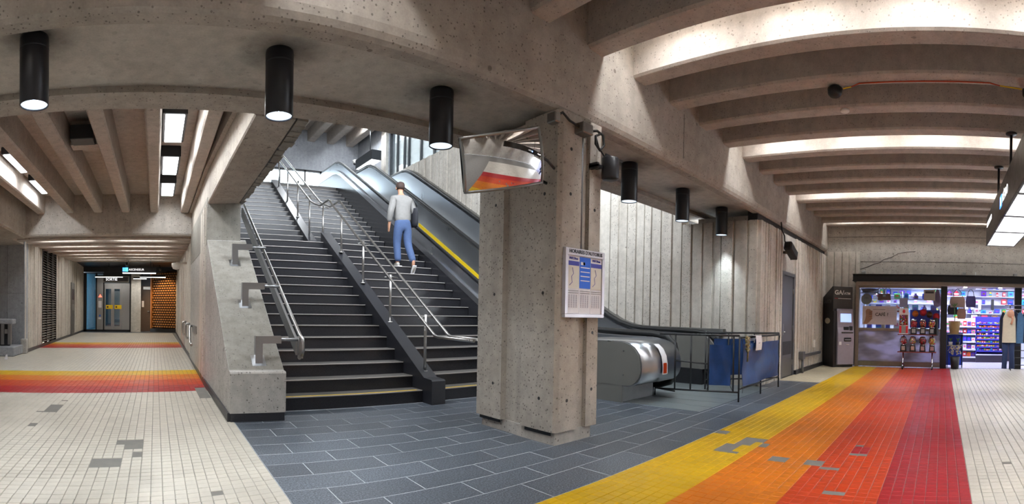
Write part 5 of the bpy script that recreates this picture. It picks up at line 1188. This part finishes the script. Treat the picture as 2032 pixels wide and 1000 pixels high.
text('lettering', 'SORTIE', .2, (-2.78, 27.788, 2.92), (1, 0, 0), (0, 0, 1), LET_E, sn, align='LEFT', bold=.002)
struct(MB().box(-1.36, -.82, 27.7, 28.2, .1, 3.5).box(-1.36, -.82, 27.69, 28.2, 0, .1).build('column', C_PIER), 'square concrete column between lift and brown screen', 'column')
sd = thing('side_door', (-.5, 28.5, 0), 'recessed dark door left of the brown block screen', 'door')
box('leaf', -.82, -.2, 28.5, 28.55, .02, 2.6, pm('brown_door', '4e4038', .5, var=.15), sd); box('notice', -.78, -.66, 28.47, 28.5, 1.4, 1.75, PAPER, sd); MB().tube([(-.45, 28.46, 1.15), (-.32, 28.46, 1.15)], .025, 8).build('handle', STEEL, sd); box('closer', -.7, -.3, 28.44, 28.5, 2.4, 2.55, STEEL, sd)
SCN = thing('brick_screen', (.35, 28, 0), 'amber lit screen of angled brown blocks at the corridor end', 'screen')
WARM = pm('brown_block', 'a8733a', .5, var=.2, scale=25); p0, p1 = Vector((-.2, 28.4, 0)), Vector((1.22, 27.3, 0)); dd = (p1 - p0); L = dd.length; dd.normalize(); nn = Vector((dd.y, -dd.x, 0))
ang = math.atan2(dd.y, dd.x); b0 = None; nb = 0; SB = MB()
for r in range(23):
    for c in range(11):
        s = (c + (.5 if r % 2 else 0)) * L / 11 + .08
        if s > L - .05: continue
        m = MB(); z = .28 + r * .134
        pos = p0 + dd * s + Vector((0, 0, z))
        T = Matrix.Translation(pos) @ Matrix.Rotation(ang + .6, 4, 'Z')
        if nb < 300:
            if b0 is None: b0 = MB().box(-.045, .045, -.04, .04, 0, .064, 0, .004).build('block', WARM, SCN, origin=(0, 0, 0)); q = b0
            else: q = b0.copy(); COL.objects.link(q)
            q.location = pos - SCN.location; q.rotation_euler = (0, 0, ang + .6); nb += 1
        else:
            SB.T = T; SB.box(-.06, .06, -.05, .05, 0, .06)
if SB.v: SB.build('blocks_upper', WARM, SCN)['kind'] = 'stuff'
m = MB(); m.T = Matrix.Translation(p0) @ Matrix.Rotation(ang, 4, 'Z'); m.box(0, L, .1, .14, .2, 3.4).build('backing', pm('dark_brown', '33200f', .7), SCN)
m = MB(); m.T = Matrix.Translation(p0) @ Matrix.Rotation(ang, 4, 'Z'); m.box(-.08, 0, -.06, .1, .2, 3.4).build('frame', pm('amber_wood', 'a8682a', .5, var=.15), SCN)
m = MB(); m.T = Matrix.Translation(p0) @ Matrix.Rotation(ang, 4, 'Z'); m.box(L, L + .1, -.06, .1, .2, 3.4).build('frame', bpy.data.materials['amber_wood'], SCN)
m = MB(); m.T = Matrix.Translation(p0) @ Matrix.Rotation(ang, 4, 'Z'); m.box(-.05, L + .1, -.08, .14, 0, .2).build('plinth', BLACKMET, SCN)
for i, (x, y, w) in enumerate(((-2.4, 25.6, 1.4), (-.85, 27.0, .7), (-.15, 25.6, 1.3))):
    t = thing('strip_light', (x, y, 2.9), ['slim strip light left of the column in the lift lobby', 'short strip light before the concrete column', 'slim strip light in front of the brown screen'][i], 'light')
    MB().box(x - w / 2, x + w / 2, y - .06, y + .06, 2.92, 3.0, 0, .005).cyl((x, y, 3.0), (x, y, 3.63), .012, 6).build('housing', BLACKMET, t); box('diffuser', x - w / 2, x + w / 2, y - .05, y + .05, 2.905, 2.92, TUBE_E, t)
    area('lobby_lamp', (x, y, 2.89), w, .1, 10, (1, .93, .82), parent=t)
l = bpy.data.lights.new('screen_spot', 'SPOT'); l.energy = 160; l.color = (1, .66, .3); l.spot_size = 1.5; l.spot_blend = .8; l.shadow_soft_size = .08
t = thing('spotlight', (.2, 26.6, 3.5), 'small warm spotlight aimed at the brown block screen', 'spotlight')
MB().cyl((.2, 26.6, 3.5), (.24, 26.75, 3.36), .06, 12).cyl((.2, 26.6, 3.5), (.2, 26.6, 3.64), .015, 6).build('can', BLACKMET, t)
o = bpy.data.objects.new('screen_spot', l); COL.objects.link(o); o.parent = t; o.location = (.05, .2, -.17); o.rotation_euler = Vector((-.3, -1.1, 1.9)).to_track_quat('Z', 'Y').to_euler()
asn = thing('lift_sign', (-.75, 22, 2.86), 'lit ASCENSEUR sign hanging over the corridor', 'sign')
MB().box(-1.48, .02, 21.95, 22.15, 2.88, 3.14, 0, .006).build('case', BLACKMET, asn); box('lit_panel', -1.46, 0, 21.96, 22.14, 2.85, 2.88, SIGN_E, asn)
box('blue_symbol', -1.46, -1.34, 21.94, 21.95, 2.93, 3.10, BLUE_E, asn); box('cyan_symbol', -1.33, -1.22, 21.94, 21.95, 2.93, 3.10, emat('lit_cyan', '35d8ff', 1.6), asn)
text('lettering', 'ASCENSEUR', .125, (-1.19, 21.945, 3.01), (1, 0, 0), (0, 0, 1), LET_E, asn, align='LEFT', bold=.001)
for x in (-1.22, -.23): MB().cyl((x, 22.05, 3.14), (x, 22.05, 3.55), .014, 6).lathe([(.0, 3.50), (.06, 3.52), (.06, 3.56)], (x, 22.05, 0), 10).build('hanger', BLACKMET, asn)
t = tag(MB().lathe([(.0, 3.14), (.07, 3.14), (.07, 3.3), (.0, 3.3)], (-1.25, 21.6, 0), 12).build('corridor_speaker', BLACKMET), 'small black can speaker above the ASCENSEUR sign', 'speaker'); MB().cyl((-1.25, 21.6, 3.3), (-1.25, 21.6, 3.6), .01, 6).build('rod', BLACKMET, t)

# ------------------------------------------------------------------ person walking up the stairs
def skin(name, verts, edges, radii, mat, parent=None, root=0, sub=1, origin=None):
    me = bpy.data.meshes.new(name); o = bpy.data.objects.new(name, me); COL.objects.link(o)
    base = Vector(origin if origin else (0, 0, 0))
    me.from_pydata([tuple(Vector(v) - base) for v in verts], edges, [])
    md = o.modifiers.new('skin', 'SKIN'); md.use_smooth_shade = True
    for i, r in enumerate(radii):
        sv = me.skin_vertices[0].data[i]; sv.radius = r if isinstance(r, tuple) else (r, r); sv.use_root = i == root
    s = o.modifiers.new('sub', 'SUBSURF'); s.levels = sub; s.render_levels = sub
    bpy.context.view_layer.update()
    m2 = bpy.data.meshes.new_from_object(o.evaluated_get(bpy.context.evaluated_depsgraph_get()))
    o.modifiers.clear(); o.data = m2; m2.name = name; m2.materials.clear(); m2.materials.append(mat)
    for p in m2.polygons: p.use_smooth = True
    if parent: o.parent = parent; o.location = base - WL(parent)
    else: o.location = base
    return o
PB = Vector((5.235, 9.86, 2.316))      # foot of the standing leg; tread top 2.314 + ...
SKN = pm('skin', 'b98a70', .6, var=.05); JEAN = pm('blue_jeans', '44587f', .85, var=.15, scale=30, bump=.2); JACK = pm('grey_jacket', '858381', .85, var=.1, scale=20, bump=.25); SHOE = pm('shoe_grey', 'b0aca4', .6, var=.1); HAIR = pm('dark_hair', '3b2a24', .7, var=.2, scale=60)
px, py, pz = PB
def J(x, y, z): return (px + x * 1.08, py + y, pz + z * 1.045)
hipL, hipR = J(-.06, .02, .90), J(.14, .02, .90)
V = [J(.04, .02, .95), J(.04, .03, 1.12), J(.04, .06, 1.32), J(.04, .10, 1.47), J(.04, .13, 1.56), J(.04, .15, 1.64), J(.04, .17, 1.74), J(.04, .16, 1.80),
     hipL, J(-.055, .08, .50), J(-.05, .02, .12), J(-.06, .12, .045), hipR, J(.15, -.02, .48), J(.17, -.26, .10), J(.17, -.24, -.02),
     J(-.15, .08, 1.42), J(-.23, .02, 1.14), J(-.23, .10, .90), J(-.225, .12, .84), J(.23, .08, 1.42), J(.31, .02, 1.15), J(.30, .12, .93), J(.295, .14, .86)]
E = [(0, 1), (1, 2), (2, 3), (3, 4), (4, 5), (5, 6), (6, 7), (0, 8), (8, 9), (9, 10), (10, 11), (0, 12), (12, 13), (13, 14), (14, 15), (3, 16), (16, 17), (17, 18), (18, 19), (3, 20), (20, 21), (21, 22), (22, 23)]
R_ = [(.13, .1), (.125, .095), (.15, .1), (.10, .08), .052, .065, .088, .06, .085, .058, .042, .035, .085, .058, .042, .035, .06, .043, .033, .035, .06, .043, .033, .035]
for hx, hb, sgn in ((19, J(-.225, .13, .80), 1), (23, J(.295, .15, .82), -1)):
    for k in range(4):
        b = Vector(hb) + Vector((.0, -.03 + .02 * k, 0)); V += [tuple(b), tuple(b + Vector((.004 * sgn, .01, -.04))), tuple(b + Vector((.012 * sgn, .018, -.07 + .008 * abs(k - 1.5))))]
        n0 = len(V) - 3; E += [(hx, n0), (n0, n0 + 1), (n0 + 1, n0 + 2)]; R_ += [.011, .0095, .008]
    b = Vector(hb); V += [tuple(b + Vector((.02 * sgn, .05, .02))), tuple(b + Vector((.025 * sgn, .07, -.015)))]; n0 = len(V) - 2; E += [(hx, n0), (n0, n0 + 1)]; R_ += [.012, .009]
pe = skin('person', V, E, R_, SKN, root=0, sub=1, origin=PB)
tag(pe, 'person in grey jacket and blue jeans walking up the stairs, seen from behind', 'person')
skin('jacket', [J(.04, .02, .86), J(.04, .03, 1.10), J(.04, .06, 1.30), J(.04, .09, 1.45), J(.04, .12, 1.53), J(-.15, .07, 1.43), J(-.245, .01, 1.14), J(-.24, .09, .93), J(.23, .07, 1.43), J(.325, .01, 1.15), J(.31, .11, .95)],
     [(0, 1), (1, 2), (2, 3), (3, 4), (3, 5), (5, 6), (6, 7), (3, 8), (8, 9), (9, 10)], [(.19, .14), (.2, .14), (.215, .15), (.15, .12), .075, .095, .075, .055, .095, .075, .055], JACK, pe, sub=2, origin=PB)
skin('jeans', [J(.04, .02, 1.04), J(.04, .02, .94), J(-.055, .02, .84), J(-.055, .09, .50), J(-.05, .02, .09), J(.14, .01, .84), J(.155, -.01, .48), J(.17, -.255, .07)],
     [(0, 1), (1, 2), (2, 3), (3, 4), (1, 5), (5, 6), (6, 7)], [(.175, .125), (.18, .135), .12, .092, .078, .12, .092, .078], JEAN, pe, sub=2, origin=PB)
def shoe(heel, toe, nm):
    h, t = Vector(heel), Vector(toe); o = skin(nm, [tuple(h), tuple(h * .55 + t * .45), tuple(t)], [(0, 1), (1, 2)], [(.045, .05), (.048, .05), (.04, .035)], SHOE, pe, sub=2, origin=PB)
    s = MB().prism([(-.045, 0), (.045, 0), (.04, .25), (-.04, .25)], 'z', 0, .02).build('sole', PAPER, o, origin=(0, 0, 0))
    d = (t - h).normalized(); s.location = h - d * .05 + Vector((0, 0, -.06)) - Vector(WL(o)); s.rotation_euler = (math.asin(max(-1, min(1, d.z))), 0, math.atan2(-d.x, d.y))
    for i in range(3): q = MB().box(-.05, -.047, .08 + .04 * i, .095 + .04 * i, -.02, .03).build('stripe', BLACKMET, o); q.location = Vector((px - .05 * 0, 0, 0)) * 0 + (h + d * (.06 + .04 * i) - Vector((.05, 0, 0))) - Vector(WL(o))
shoe(J(-.05, -.03, .05), J(-.06, .18, .045), 'shoe'); shoe(J(.17, -.30, .02), J(.17, -.20, -.14), 'shoe')
m = MB(); c = Vector(J(.04, .155, 1.73)); m.lathe([(.085, -.06), (.098, -.02), (.098, .04), (.08, .085), (.04, .108), (.0, .112)], c, 16, sy=1.12).build('hair', HAIR, pe)
for s in (-1, 1): MB().lathe([(.0, -.03), (.014, -.015), (.016, .01), (.0, .03)], (c[0] + s * .092, c[1] + .02, c[2] - .04), 8).build('ear', SKN, pe)
m = MB(); m.lathe([(.0, -.012), (.012, 0), (.0, .03)], (c[0], c[1] + .105, c[2] - .05), 8).build('nose', SKN, pe)
bg_ = thing('shoulder_bag', J(.30, -.02, 1.0), 'black shoulder bag slung at the right side of the walking person', 'bag')
MB().lathe([(.0, .90), (.09, .91), (.115, 1.0), (.115, 1.2), (.10, 1.32), (.0, 1.34)], (px + .335, py, pz), 16, sx=.55, sy=1.15).build('body', pm('bag_cloth', '1e1f26', .8, var=.2), bg_)
MB().tube([J(.32, -.08, 1.3), J(.26, -.06, 1.45), J(.2, .06, 1.53), J(.28, .12, 1.4), J(.32, .1, 1.3)], .014, 6).build('strap', BLACKMET, bg_)
